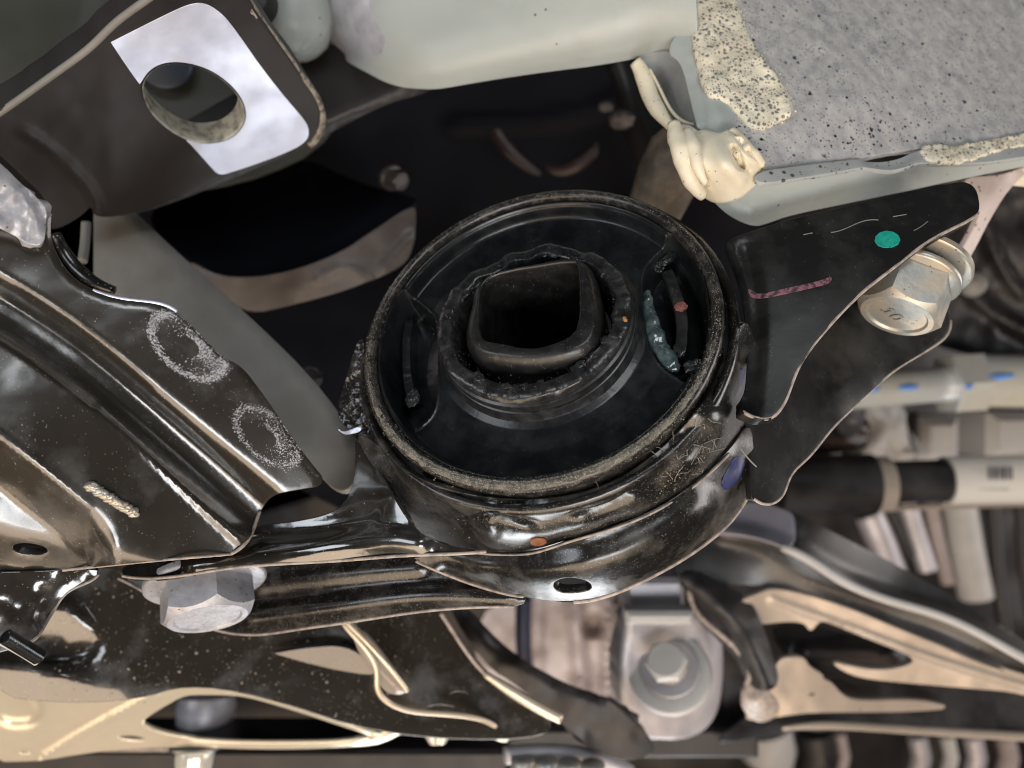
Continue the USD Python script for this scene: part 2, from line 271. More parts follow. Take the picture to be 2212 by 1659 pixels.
M = dict(
    black=mat('black_paint', (.010, .010, .010), (.035, .034, .032), 90, .42, .75, .22, .40, dots=[(1400, .20, .22, GR)], bump=(500, .06), coat=.6, coat_rough=.12),
    dirty=mat('dirty_black_paint', (.010, .0095, .009), (.060, .054, .046), 140, .50, .76, .26, .55, dots=[(2600, .24, .26, GR), (1300, .17, .10, (.22, .18, .13))], bump=(900, .05), coat=.55, coat_rough=.20),
    bracket=mat('bracket_paint', (.009, .009, .009), (.022, .022, .021), 90, .45, .7, .30, .42, spec=.3, dots=[(1500, .13, .05, (.2, .19, .18))], bump=(500, .02), coat=.0, coat_rough=.2),
    fleck=mat('flecked_black_paint', (.032, .027, .022), (.085, .083, .08), 70, .50, .74, .16, .42, spec=1.0, dots=[(1100, .18, .05, (.25, .24, .22)), (1700, .2, .08, (.3, .29, .27))], bump=(300, .05), coat=.8, coat_rough=.07),
    pressed=mat('pressed_black_paint', (.026, .022, .017), (.075, .072, .068), 55, .52, .78, .26, .46, spec=1.0, dots=[(1700, .18, .10, (.3, .28, .25))], bump=(300, .03), coat=.7, coat_rough=.13),
    gloss=mat('gloss_black_paint', (.016, .014, .012), (.035, .033, .03), 60, .45, .7, .13, .26, spec=1.3, dots=[(900, .16, .18, (.25, .23, .2))], bump=(250, .03), coat=1.0, coat_rough=.05),
    rubber=mat('black_rubber', (.006, .007, .008), (.011, .0125, .0135), 180, .40, .65, .34, .5, spec=.35, dots=[(1500, .12, .05, (.16, .17, .17))], bump=(900, .03), coat=.45, coat_rough=.16),
    worn=mat('worn_rubber', (.012, .012, .013), (.026, .026, .027), 400, .42, .66, .32, .5, dots=[(2500, .2, .08, (.12, .11, .10))], bump=(1200, .07), coat=.4, coat_rough=.2),
    sleeve=mat('sleeve_rubber', (.008, .008, .008), (.017, .017, .016), 300, .4, .7, .38, .55, dots=[(2200, .18, .10, (.3, .3, .28))], bump=(700, .06), coat=.25, coat_rough=.2),
    lip=mat('dusty_lip', (.016, .015, .014), (.09, .08, .065), 420, .50, .75, .28, .7, dots=[(2600, .24, .16, (.24, .22, .18))], bump=(1400, .07), coat=.3, coat_rough=.2),
    grey=mat('pale_grey_primer', lin(168, 174, 170), lin(150, 155, 150), 40, .45, .8, .42, .5, dots=[(330, .13, .10, (.12, .12, .12))], bump=(150, .05), coat=.08, coat_rough=.4),
    greyspot=mat('spotted_grey_primer', lin(166, 169, 167), lin(146, 148, 147), 60, .4, .7, .42, .5, dots=[(420, .25, .35, (.08, .08, .085)), (900, .25, .30, (.10, .10, .10))], bump=(200, .06)),
    stone=mat('speckled_underseal', lin(158, 158, 159), lin(190, 186, 182), 380, .34, .66, .6, .7, detail=7, stretch=(1, 1, .55), dots=[(1300, .36, .22, (.22, .22, .23)), (520, .24, .08, (.11, .115, .12))], bump=(420, .35)),
    cream=mat('cream_sealer', lin(226, 218, 196), lin(210, 198, 172), 80, .42, .7, .5, .6, dots=[(1000, .20, .16, (.10, .09, .08))], bump=(200, .12)),
    creamspot=mat('spotted_cream_sealer', lin(228, 220, 198), lin(206, 196, 172), 90, .42, .7, .55, .65, dots=[(800, .40, .42, (.20, .19, .18)), (1500, .36, .45, (.18, .17, .16))], bump=(450, .4)),
    zinc=mat('yellow_zinc', (.34, .37, .37), (.46, .40, .32), 110, .40, .62, .28, .38, metal=.45, dots=[(900, .2, .12, (.12, .11, .10))], bump=(400, .06)),
    flangebolt=mat('grey_zinc_flake', (.40, .40, .43), (.30, .30, .33), 300, .45, .65, .42, .55, metal=.35, dots=[(900, .22, .16, (.10, .09, .09))], bump=(700, .12)),
    silver=mat('silver_and_highlight', lin(222, 230, 252), lin(190, 198, 220), 90, .42, .75, .30, .42, metal=.35, bump=(200, .05)),  # real silver, also colours a painted reflection and an edge highlight
    rim=mat('hole_wall', lin(186, 184, 172), lin(120, 118, 108), 300, .45, .65, .45, .6, bump=(600, .15)),
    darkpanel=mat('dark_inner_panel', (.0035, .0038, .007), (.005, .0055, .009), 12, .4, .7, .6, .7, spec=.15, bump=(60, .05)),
    brown=mat('brown_black_panel', (.017, .015, .015), (.026, .022, .022), 25, .4, .7, .38, .52, spec=.35, bump=(90, .06)),
    olive=mat('olive_underbody', (.040, .042, .034), (.050, .052, .043), 20, .4, .7, .55, .65, bump=(120, .1)),
    taupe=mat('taupe_steel', (.075, .063, .058), (.105, .09, .082), 40, .4, .7, .38, .5, bump=(90, .06)),
    strap=mat('grey_steel', (.17, .165, .15), (.22, .21, .195), 60, .4, .7, .5, .6, bump=(200, .05)),
    edge=mat('pale_edge', (.40, .33, .28), (.24, .20, .18), 500, .45, .6, .4, .5, bump=(900, .1)),
    buff=mat('buff_reflection_steel', lin(212, 204, 182), lin(218, 202, 180), 12, .42, .62, .26, .34, metal=.4, bump=(120, .06), dots=[(250, .12, .1, (.3, .27, .2))]),  # buff tone carries the floor reflections on the lower left frame
    tan=mat('tan_steel_and_reflection', lin(186, 172, 158), lin(156, 144, 132), 14, .42, .62, .30, .42, metal=.25, bump=(120, .05), dots=[(250, .14, .12, (.2, .17, .13))]),  # tan metal, also carries the floor reflection on the beam flange
    lilac=mat('satin_aluminium', (.50, .48, .51), (.40, .38, .40), 30, .42, .62, .38, .48, metal=.3, bump=(150, .06)),
    rod=mat('plated_rod', (.74, .70, .58), (.68, .70, .70), 25, .42, .62, .22, .30, metal=.4, bump=(300, .03)),
    pink=mat('pinkish_casting', (.40, .34, .33), (.30, .25, .24), 18, .42, .62, .5, .6, bump=(60, .2)),
    cast=mat('aluminium_casting', (.50, .49, .47), (.42, .41, .40), 25, .42, .62, .5, .6, bump=(120, .2)),
    plastic=mat('black_plastic', (.014, .012, .013), (.022, .020, .021), 60, .4, .6, .4, .55, bump=(200, .06)),
    white=mat('white_label', (.62, .59, .54), rough=.5), ink=mat('ink', (.10, .10, .12), rough=.6),
    blue=mat('blue_paint_mark', (.10, .28, .72), rough=.45), violet=mat('blue_marker', (.010, .022, .14), (.008, .014, .06), 600, .4, .6, rough=.3, coat=.5),
    green=mat('turquoise_paint', (.0, .38, .28), (.0, .28, .21), 700, .4, .6, rough=.55, dots=[(1600, .3, .10, (.02, .10, .08))], bump=(900, .06)),
    mauve=mat('mauve_crayon', (.24, .10, .13), (.05, .025, .03), 1100, .46, .58, rough=.7, bump=(1500, .2)),
    dust=mat('pale_dust', (.175, .16, .13), (.06, .055, .045), 420, .40, .60, .9, dots=[(2600, .3, .3, (.36, .34, .28))], bump=(2200, .12)),
    grit=mat('pale_grit', (.36, .335, .28), rough=.8), chalk=mat('chalk', (.55, .56, .60), rough=.85), grease=mat('grey_grease', (.045, .068, .072), (.11, .15, .155), 500, .4, .65, .14, .2, coat=1, coat_rough=.05, bump=(400, .12)),
    rust=mat('rust', (.26, .10, .035), (.15, .06, .03), 1200, .4, .6, .8, bump=(2000, .2)), straw=mat('straw', (.42, .19, .06), rough=.7),
    brick=mat('red_residue', (.30, .10, .075), (.16, .06, .05), 1500, .4, .6, .6, bump=(2500, .3)),
)
# ---------------------------------------------------------------- frame of the bushing
BC = P(1152.9, 693.9, 171.25); ti, az = np.radians([36.2, 116.4])
BN = np.array([np.sin(ti) * np.cos(az), -np.cos(ti), np.sin(ti) * np.sin(az)])
BX = np.cross([0, 0, 1.0], BN); BX /= np.linalg.norm(BX); BR = np.stack([BX, np.cross(BN, BX), BN], 1)
CAM = np.array([0, 0, CZ])
def inb(u, v, h):                                                   # where a line of sight meets the bushing's plane at height h: x, y in mm
    r = ray(u, v); t = ((BC - CAM) @ BN + h / 1000) / (r @ BN); p = r * t[..., None] + CAM - BC
    return np.stack([p @ BR[:, 0], p @ BR[:, 1]], -1) * 1000
def inbs(pts, h): return np.array([inb(u, v, h) for u, v in pts])
def fromb(x, y, h): return np.stack(np.broadcast_arrays(np.asarray(x, float), y, h), -1) / 1000 @ BR.T + BC
def dplane(h): return lambda u, v: 1000 * ((BC - CAM) @ BN + h / 1000) / (ray(u, v) @ BN)
def dcyl(u, v, r):                                                  # distance (mm) of the near side of a cylinder round the bushing's axis
    q = ray(u, v); a = q - (q @ BN)[..., None] * BN; o = CAM - BC; b = o - (o @ BN) * BN; r = np.asarray(r) / 1000
    A, B, C = (a * a).sum(-1), a @ b, b @ b - r * r
    return 1000 * (-B - np.sqrt(np.maximum(B * B - A * C, 0))) / A
# ---------------------------------------------------------------- the bushing
T = Thing('bushing', 'round black rubber bushing with dusty rim and rounded square hole', 'bushing')
wl = np.random.default_rng(3)
def fringe(amp, seed, f=14.0, ah=1.0):
    def w(a, k):
        p = np.stack([np.cos(a) * f, np.sin(a) * f, 0 * a + k * .7], -1)
        return amp * (meshkit.fbm(p, 3, seed) - .5) * 2, ah * amp * (meshkit.fbm(p + 50, 3, seed + 9) - .5) * 2
    return w
T.part('outer_sleeve', lathe([(37.4, -2.6), (37.3, -1.2), (37.6, -.45), (38.1, -.1), (38.7, 0), (39.3, -.1), (39.8, -.5), (40.0, -1.2), (40.0, -2.4), (39.7, -3.1), (39.2, -3.5), (39.1, -7), (39.1, -24)], BC, BR, 360, fringe(.10, 5, 40)), M['lip'], 60, label='steel rim of the bushing coated in pale dust')
slotR = inbs([(1391, 578), (1418, 545), (1455, 515), (1495, 560), (1530, 640), (1535, 720), (1525, 780), (1500, 838), (1470, 815), (1425, 785), (1402, 745), (1390, 690), (1385, 630)], -4.5)
slotL = inbs([(850, 700), (875, 650), (893, 643), (925, 670), (943, 690), (945, 740), (946, 830), (940, 880), (925, 905), (890, 935), (862, 905), (838, 850), (833, 770)], -5)
PR, PL = Polygon(chaikin(slotR, 3)), Polygon(chaikin(slotL, 3))
th = np.linspace(0, 2 * np.pi, 720, endpoint=False); rr = np.concatenate([np.linspace(16, 35, 80), np.linspace(35.15, 38, 24)])
A, Rg = np.meshgrid(th, rr); X, Y = Rg * np.cos(A), Rg * np.sin(A)
H = np.interp(rr, [16, 19, 20.4, 21, 21.8, 24, 29, 34, 34.8, 35.3, 36.0, 36.5, 36.8, 37.2, 38], [-9, -8, -6, -3.2, -4.2, -5.2, -5.6, -5.3, -5.2, -4.4, -2.6, -1.6, -1.45, -1.9, -2.2])[:, None] + 0 * A
# a second fine ridge runs round the wall, uneven with torn flash
H += np.exp(-((Rg - 35.9) / .28) ** 2) * .45 * (.4 + meshkit.fbm(np.stack([np.cos(A) * 6, np.sin(A) * 6, Rg * .5], -1), 3, 2))
for poly, dp in ((PR, 7.5), (PL, 6.5)):
    pt = shapely.points(X, Y); inside = shapely.contains(poly, pt); d = shapely.distance(pt, poly.exterior)
    t = np.clip(d / .9, 0, 1); H = np.where(inside, H - dp * t * t * (3 - 2 * t), H + .35 * np.exp(-(d / .5) ** 2))
H = np.where(inside & (Rg > 35.2), H, H)
H += .10 * (meshkit.fbm(np.stack([X, Y, 0 * X], -1) / 3, 4, 4) - .5)
V = fromb(X, Y, H).reshape(-1, 3); nt, nr_ = len(th), len(rr); i = np.arange(nt); F = []
for k in range(nr_ - 1):
    a, b = k * nt + i, k * nt + (i + 1) % nt; F += [np.stack([a, a + nt, b + nt], 1), np.stack([a, b + nt, b], 1)]
T.part('rubber_body', trimesh.Trimesh(V, np.vstack(F), process=False), M['rubber'], 50)
def tear(a, k):
    c = meshkit.fbm(np.stack([np.cos(a) * 5, np.sin(a) * 5, 0 * a + k * .08], -1), 6, 21) - .5
    if k < 10: return .06 * c, .05 * c - 2.3 * np.maximum(0, np.sin(a)) * (k / 10) ** .5
    big = np.clip((meshkit.noise(np.stack([np.cos(a) * 4, np.sin(a) * 4, 0 * a], -1), 33) - .45) * 3, 0, 1)
    return c * 1.9 - .5 * big, c * 1.1 - .7 * big - 2.3 * np.maximum(0, np.sin(a))
boot = lathe([(22.8, -4.9), (22.1, -3.9), (21.8, -2.5), (21.35, -2.3), (21.35, -1.9), (21.75, -1.7), (21.75, 0.1), (21.2, .4), (21.2, .9), (21.55, 1.2), (21.5, 2.5), (21.25, 2.9), (20.4, 3.05), (18.8, 3.05), (18.2, 2.7), (17.8, 1.6), (17.5, -1), (17.5, -11)], fromb(0, 0, 0), BR, 540, tear)
T.part('torn_boot', boot, M['worn'], 45, label='torn rubber collar round the rounded square tube')
# rounded square inner tube
so = inbs([(1017, 657), (1021, 615), (1055, 587), (1140, 567), (1229, 551), (1257, 557), (1275, 577), (1289, 649), (1291, 701), (1279, 738), (1240, 764), (1149, 778), (1090, 773), (1033, 765), (1005, 735), (1005, 700)], 4.5)
si = inbs([(1036, 640), (1043, 611), (1071, 591), (1150, 576), (1235, 563), (1250, 574), (1252, 640), (1251, 692), (1237, 725), (1180, 748), (1129, 753), (1093, 742), (1049, 737), (1035, 722), (1033, 670)], 4.5)
so, si = [np.array(Polygon(chaikin(q, 3)).buffer(.05).exterior.coords)[:-1] for q in (so, si)]
def loop(q, k=200):
    q = np.array(q); L = LineString(np.vstack([q, q[:1]])); p = np.array([L.interpolate(t * L.length).coords[0] for t in np.arange(k) / k])
    c = p - p.mean(0); s0 = np.argmin(np.abs(np.arctan2(c[:, 1], c[:, 0]))); p = np.roll(p, -s0, 0)
    if Polygon(p).exterior.is_ccw is False: p = np.roll(p[::-1], 1, 0)
    return p
lo, li = loop(so), loop(si)
cen = li.mean(0)
wob = lambda p, s, f: np.stack([meshkit.fbm(np.c_[p / f, 0 * p[:, 0]], 3, s) - .5, meshkit.fbm(np.c_[p / f + 40, 0 * p[:, 0]], 3, s) - .5], 1)
rows = []
for (q, off, h) in [(lo, .5, -14), (lo, .7, -3), (lo, .8, -.5), (lo, .7, 1.0), (lo, .4, 2.3), (lo, -.05, 3.3), (lo, -.6, 4.05), (lo, -1.2, 4.4), (li, .35, 4.6), (li, .05, 4.35), (li, -.15, 3.9), (li, -.2, 2.0), (li, -.3, -8), (li, -.35, -20), (li, -.4, -34)]:
    dirn = q - cen; dirn /= np.linalg.norm(dirn, axis=1, keepdims=True); p = q + dirn * off + .22 * wob(q, 5, 2.0)
    rows.append(fromb(p[:, 0], p[:, 1], h + .14 * (meshkit.fbm(np.c_[q / 3, 0 * q[:, 0] + h * .1], 3, 8) - .5)))
V = np.vstack(rows); k = len(lo); i = np.arange(k); F = []
for r_ in range(len(rows) - 1):
    a, b = r_ * k + i, r_ * k + (i + 1) % k; F += [np.stack([a, b, b + k], 1), np.stack([a, b + k, a + k], 1)]
T.part('inner_tube', trimesh.Trimesh(V, np.vstack(F), process=False), M['sleeve'], 45)
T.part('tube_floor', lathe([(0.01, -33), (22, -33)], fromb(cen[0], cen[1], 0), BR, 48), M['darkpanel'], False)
# clearance floor under the slots' stop bars and the bars themselves
def bar(pts, h, w, hh, mat, name, label=None):
    q = inbs(pts, h); p3 = [fromb(x, y, h) for x, y in q]
    c = resample(chaikin([tuple(a) for a in q], 2, False), .8, False); tl = np.gradient(c, axis=0); tl /= np.linalg.norm(tl, axis=1, keepdims=True); nn = np.stack([-tl[:, 1], tl[:, 0]], 1)
    prof = [(-w, -hh), (-w, -.3), (-w * .8, 0), (w * .8, 0), (w, -.3), (w, -hh)]
    V, F = [], []
    for j, (a, b) in enumerate(zip(c, nn)):
        for (x, z) in prof:
            e = .12 * (meshkit.noise(np.array([[a[0] * 1.5, a[1] * 1.5, x]]), 4)[0] - .5) * 2
            V.append([a[0] + b[0] * (x + e), a[1] + b[1] * (x + e), h + z + e])
    m = len(prof)
    for j in range(len(c) - 1):
        for s in range(m - 1): F += [[j * m + s, j * m + s + 1, (j + 1) * m + s + 1], [j * m + s, (j + 1) * m + s + 1, (j + 1) * m + s]]
    F += [[0, s + 1, s] for s in range(1, m - 1)] + [[(len(c) - 1) * m, (len(c) - 1) * m + s, (len(c) - 1) * m + s + 1] for s in range(1, m - 1)]
    V = np.array(V); me = trimesh.Trimesh(fromb(V[:, 0], V[:, 1], V[:, 2]), F, process=False); me.fix_normals()
    return T.part(name, me, mat, 40, label=label)
bar([(1441, 585), (1455, 615), (1468, 660), (1474, 700), (1472, 745), (1466, 768)], -6.5, 1.3, 5, M['sleeve'], 'stop_bar')
bar([(884, 690), (877, 730), (877, 780), (880, 825), (890, 862)], -7.5, 1.2, 5, M['rubber'], 'stop_bar')
g = np.random.default_rng(11); gfib = np.random.default_rng(12)
def blob(c, rad, seed, amp=.25, sub=3):
    s = trimesh.creation.icosphere(subdivisions=sub); v = s.vertices.copy(); v *= 1 + amp * 2 * (meshkit.fbm(v * 1.6 + seed * 7, 3, seed) - .5)[:, None]
    return v * np.array(rad), s.faces
def bblob(u, v, h, rad, deg, seed, amp=.25):
    vv, f = blob(None, rad, seed, amp); c, s = np.cos(np.radians(deg)), np.sin(np.radians(deg)); q = inb(u, v, h)
    return trimesh.Trimesh(fromb(q[0] + vv[:, 0] * c - vv[:, 1] * s, q[1] + vv[:, 0] * s + vv[:, 1] * c, h + vv[:, 2]), f, process=False)
for k in range(22):
    a_ = gfib.uniform(0, 2 * np.pi); r_ = 18.3 + gfib.normal(0, .35); vv, ff = blob(None, (gfib.uniform(.4, 1.0), gfib.uniform(.5, 1.7), gfib.uniform(.3, .8)), 40 + k, .75, 2)
    c_, s_ = np.cos(a_), np.sin(a_); T.part('torn_scrap', trimesh.Trimesh(fromb(r_ * c_ + vv[:, 0] * c_ - vv[:, 1] * s_, r_ * s_ + vv[:, 0] * s_ + vv[:, 1] * c_, 2.3 - 2.3 * max(0, s_) + vv[:, 2]), ff), M['worn'], 30)
T.part('rust_patch', bblob(1471, 662, -6.4, (1.35, 1.25, .35), 10, 2, .5), M['brick'], 30)
T.part('grit_clump', bblob(1466, 757, -6.3, (1.2, 1.6, .4), 10, 4, .7), M['worn'], 20)
T.part('grit_clump', bblob(891, 858, -7.0, (1.5, 2.0, .6), 10, 5, .7), M['worn'], 20)
T.part('torn_scrap', bblob(1440, 560, -7.0, (1.2, 2.2, .8), -40, 6, .6), M['worn'], 30)
T.part('torn_scrap', bblob(1500, 790, -7.5, (2.0, 1.4, .8), 20, 8, .8), M['worn'], 25)
T.part('torn_scrap', bblob(1422, 575, -8, (1.2, 1.6, 1.0), 20, 9, .8), M['worn'], 30)
q = [(1352, 690, 3.2, (.5, .7, .35), 3)]
T.part('stone_chip', bblob(1350, 690, 3.0, (.42, .75, .4), 20, 3, .5), M['straw'], 20)
# torn rubber ends and grit on the boot's inner edge
pts, sz = [], []
for a in g.uniform(0, 2 * np.pi, 900):
    r = 19.2 + g.normal(0, 1.2); pts.append(fromb(r * np.cos(a), r * np.sin(a), 2.7 - 2.3 * max(0, math.sin(a)) + g.normal(0, .15))); sz.append(g.uniform(.04, .2))
T.part('rubber_crumb', grains(np.array(pts), sz, 2), M['worn'], False, kind='stuff')
pts, sz = [], []
for k in range(14500):                                               # dust lies thickest on the lower half of the rim
    a = g.normal(-1.5, .75) if k < 12600 else g.uniform(0, 2 * np.pi)
    r = 38.6 + g.normal(0, .75); h = -0.02 - max(0, abs(r - 38.7) - .5) * .9
    pts.append(fromb(r * np.cos(a), r * np.sin(a), h)); sz.append(g.gamma(2.0, .024))
T.part('rim_dust', grains(np.array(pts), np.clip(sz, .015, .13), 3), M['grit'], False, kind='stuff')
ta = np.linspace(-2.95, -.10, 520); tp = np.minimum(1, np.minimum(ta + 2.95, -.10 - ta) / .7)
nz = lambda f, sd: meshkit.fbm(np.stack([np.cos(ta) * f, np.sin(ta) * f, 0 * ta], -1), 4, sd) - .5
lo_r, hi_r = 38.75 - (.75 * tp - .1) + 1.0 * nz(26, 5), 38.8 + (1.1 * tp - .1) + .5 * nz(26, 8); rowsd = []
for t_ in np.linspace(0, 1, 9):
    r_ = np.maximum(lo_r, 37.8) * (1 - t_) + hi_r * t_; h_ = np.interp(r_, [37.3, 37.6, 38.1, 38.7, 39.3, 39.8, 40.0, 40.4], [-1.2, -.45, -.1, 0, -.1, -.5, -1.2, -2.6]) + .07 * math.sin(math.pi * (.08 + .84 * t_)) - .01 + .05 * nz(90, 11)
    rowsd.append(fromb(np.minimum(r_, 40.07) * np.cos(ta), np.minimum(r_, 40.07) * np.sin(ta), h_))
Vd = np.vstack(rowsd); kd = len(ta); i = np.arange(kd - 1); F = []
for q_ in range(8): F += [np.stack([q_ * kd + i, (q_ + 1) * kd + i, (q_ + 1) * kd + i + 1], 1), np.stack([q_ * kd + i, (q_ + 1) * kd + i + 1, q_ * kd + i + 1], 1)]
T.part('dust_crust', trimesh.Trimesh(Vd, np.vstack(F), process=False), M['dust'], True, label='crust of pale dust on the lower half of the rim')
T.done()
Gs = Thing('grease_blob', 'wet grey green grease smeared in the right hand slot of the bushing', 'grease')
gq = inbs([(1398, 628), (1401, 665), (1408, 700), (1416, 730), (1424, 752), (1440, 772), (1452, 795), (1456, 806)], -6.5)
gt = tube([(x, y, 0) for x, y in gq], [.6, 1.3, 1.9, 2.3, 1.6, 2.0, 1.7, .8], 28)
gt.vertices += (1.0 * (meshkit.fbm(gt.vertices / 2.2, 3, 5) - .5))[:, None] * [1.0, .5, 1.6]
gt = trimesh.Trimesh(fromb(gt.vertices[:, 0], gt.vertices[:, 1], -6.6 + gt.vertices[:, 2] * .8), gt.faces)
Gs.part('smear', gt, M['grease'], True)
Gs.done()
# ---------------------------------------------------------------- the control arm round it
T = Thing('control_arm', 'glossy black pressed steel control arm holding the round bushing', 'suspension arm')
T.part('collar', lathe([(40.7, -26), (40.7, -6), (41.0, -4.8), (41.6, -4.2), (42.2, -4.2), (42.8, -4.7), (43.1, -6), (43.4, -28)], BC, BR, 300, fringe(.12, 7, 20)), M['dirty'], 60)
crease = [(880, 1128), (915, 1160), (985, 1185), (1060, 1191), (1150, 1189), (1225, 1166), (1340, 1131), (1430, 1091), (1510, 1036), (1580, 965), (1622, 895)]
dk = dplane(-6.5)
def dskirt(u, v):
    return np.minimum(dcyl(u, v, 43.0 + 0 * u), 200)
cs = np.array(crease, float)
skirt_ctrl = [(u, v, float(dplane(-6)(np.array(u), np.array(v)))) for u, v in [(800, 960), (850, 1010), (930, 1060), (1030, 1085), (1130, 1090), (1250, 1075), (1360, 1030), (1470, 950), (1550, 850), (1600, 740)]]
skirt_ctrl += [(u, v, float(dcyl(np.array(u), np.array(v), 45.2))) for u, v in [(880, 1110), (985, 1185), (1060, 1191), (1150, 1189), (1225, 1166), (1340, 1131), (1430, 1091), (1510, 1036), (1580, 965), (1622, 895)]]
skirt_ctrl += [(u, v, float(dcyl(np.array(u), np.array(v), 44.4))) for u, v in [(1030, 1140), (1130, 1145), (1250, 1120), (1370, 1075), (1480, 1000), (1565, 900)]]
skirt = sheet([(768, 935), (790, 985), (820, 1025), (850, 1080), (880, 1128), (915, 1160), (985, 1185), (1060, 1191), (1150, 1189), (1225, 1166), (1340, 1131), (1430, 1091), (1510, 1036), (1580, 965), (1622, 895), (1640, 760), (1610, 680), (1585, 760), (1540, 850), (1460, 945), (1360, 1025), (1250, 1070), (1130, 1083), (1010, 1072), (920, 1045), (850, 1000), (800, 950)], rbf(skirt_ctrl, 1e-4),
    [bumpy(46, .38, 3), bumpy(12, .07, 5), (lambda u, v: emboss([(960, 1120), (1060, 1118), (1110, 1150), (1060, 1175), (980, 1160)], 20, 1.0)(u, v) * bumpy(16, .55, 31)(u, v)), emboss([(960, 1130), (1000, 1120), (1080, 1130), (1150, 1150), (1120, 1172), (1030, 1172), (975, 1160)], 40, 1.6), roll(crease, 26, 2.0), ridge([(1040, 1105), (1180, 1108), (1330, 1062), (1450, 985)], 20, .7)], step=7, thick=1.2)
T.part('collar_skirt', skirt.mesh, M['dirty'], 60, label='dirty welded skirt below the bushing')
low = [(895, 1206), (985, 1194), (1060, 1196), (1150, 1194), (1225, 1171), (1340, 1136), (1430, 1096), (1510, 1041), (1580, 970), (1622, 905)]
bot = [(1630, 1000), (1630, 1045), (1600, 1098), (1545, 1158), (1480, 1205), (1400, 1250), (1310, 1288), (1220, 1301), (1130, 1290), (1040, 1270), (960, 1240)]
lw = np.array(low[1:], float); dlow = dcyl(lw[:, 0], lw[:, 1], 45.8) + 1.5; dlow[0] = dlow[1] + 4
bc = [(u, v, float(d)) for (u, v), d in zip(lw, dlow)]
for f_, dd, pl_ in ((.45, .9, [(1040, 1235), (1130, 1240), (1250, 1228), (1390, 1180), (1500, 1110), (1590, 1010)]), (1, 4.0, [(1040, 1268), (1130, 1288), (1240, 1296), (1310, 1286), (1400, 1248), (1480, 1203), (1545, 1156), (1600, 1096), (1628, 1045)])):
    bc += [(u, v, float(np.interp(min(u, 1600), lw[:, 0], dlow)) + dd) for u, v in pl_]
bc += [(900, 1212, float(dlow[0]) + 3)]
lower_cup = sheet([low[0] + (1,)] + low[1:] + bot, rbf(bc, 1e-4), [roll(bot, 46, 4.5), ridge([(960, 1222), (1130, 1232), (1260, 1228), (1400, 1175), (1520, 1090)], 50, 1.8), bumpy(70, .15, 8), bumpy(14, .02, 2)], holes=[[(1190, 1262), (1205, 1250), (1235, 1246), (1268, 1253), (1283, 1266), (1275, 1277), (1240, 1283), (1205, 1281)]], step=9, thick=2.0)
T.part('lower_cup', lower_cup.mesh, M['dirty'], 60, label='rolled lower edge of the cup with an oval drain hole')
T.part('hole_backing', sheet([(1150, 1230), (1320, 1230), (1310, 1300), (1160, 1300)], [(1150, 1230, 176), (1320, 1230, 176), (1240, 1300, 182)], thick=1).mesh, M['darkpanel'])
sc = rng.normal(size=(1500, 2)) * [150, 26] + [1180, 1115]
sc = sc[shapely.contains_xy(skirt.G, sc[:, 0], sc[:, 1])]
sc2 = rng.normal(size=(1500, 2)) * [60, 60] + [1480, 1020]
sc2 = sc2[shapely.contains_xy(skirt.G, sc2[:, 0], sc2[:, 1])]; sc = np.vstack([sc, sc2])
T.part('grit', grains(skirt.at(sc[:, 0], sc[:, 1]), np.clip(rng.gamma(2, .025, len(sc)), .02, .2), 5), M['grit'], False, kind='stuff')
up = sheet([(500, 1196, 1), (548, 1140, 1), (580, 1134), (640, 1128), (715, 1112), (752, 1080), (768, 1030), (768, 938, 1), (795, 985), (822, 1025), (852, 1080), (882, 1128), (920, 1162), (985, 1187), (1050, 1191), (985, 1197), (890, 1200), (740, 1211), (600, 1219), (500, 1228), (330, 1249), (275, 1247), (262, 1235), (270, 1222), (330, 1214), (420, 1206)],
    [(768, 938, 182), (852, 1080, 168), (560, 1140, 181), (760, 1120, 174), (760, 1210, 171), (300, 1245, 178), (1050, 1191, 161.5), (900, 1180, 165), (500, 1220, 175)], [ridge([(420, 1212), (560, 1196), (700, 1180), (830, 1165), (900, 1175)], 46, 2.6), ridge([(560, 1150), (700, 1140), (800, 1110)], 30, -.8), bumpy(50, .12, 4)], step=9, thick=2.0)
T.part('upper_shell', up.mesh, M['gloss'], 60)
T.part('upper_edge', tube([up.at(u, v) for u, v in [(265, 1244), (330, 1249), (500, 1227), (600, 1218.5), (740, 1210.5), (890, 1199.5), (985, 1196), (1050, 1191)]], .00035, 8), M['edge'], True)
lo_ = sheet([(256, 1250), (330, 1236), (500, 1222), (740, 1206), (895, 1196), (960, 1228), (1040, 1262), (1120, 1270), (1140, 1300), (1110, 1310), (1040, 1311), (900, 1322), (740, 1346), (640, 1360), (540, 1371), (430, 1348), (345, 1300)], [(230, 1245, 216), (500, 1225, 207), (895, 1200, 187), (1130, 1290, 181), (1190, 1310, 182), (740, 1345, 192), (540, 1370, 204), (260, 1330, 214), (740, 1240, 193)],
    [ridge([(560, 1262), (740, 1240), (900, 1228)], 30, 1.3), ridge([(540, 1335), (740, 1308), (900, 1286), (1040, 1290), (1180, 1302)], 40, 3.0), bumpy(60, .12, 9)], step=10, thick=2.0)
T.part('lower_shell', lo_.mesh, M['dirty'], 60)
T.part('lower_edge', tube([lo_.at(u, v) for u, v in [(256, 1250), (345, 1300), (430, 1348), (540, 1371), (640, 1360), (740, 1346), (900, 1322), (1040, 1311), (1110, 1310)]], .00035, 8), M['edge'], True)
T.part('weld_bead', tube([lower_cup.at(u, v, .2) for u, v in [(899, 1212), (960, 1239), (1040, 1268), (1130, 1288)]], .0004, 8), M['edge'], True)
T.part('lower_edge', tube([lower_cup.at(u, v, -.6) for u, v in [(1240, 1300), (1310, 1287), (1400, 1249), (1480, 1204), (1545, 1157), (1600, 1097), (1630, 1044)]], .0005, 8), M['edge'], True)
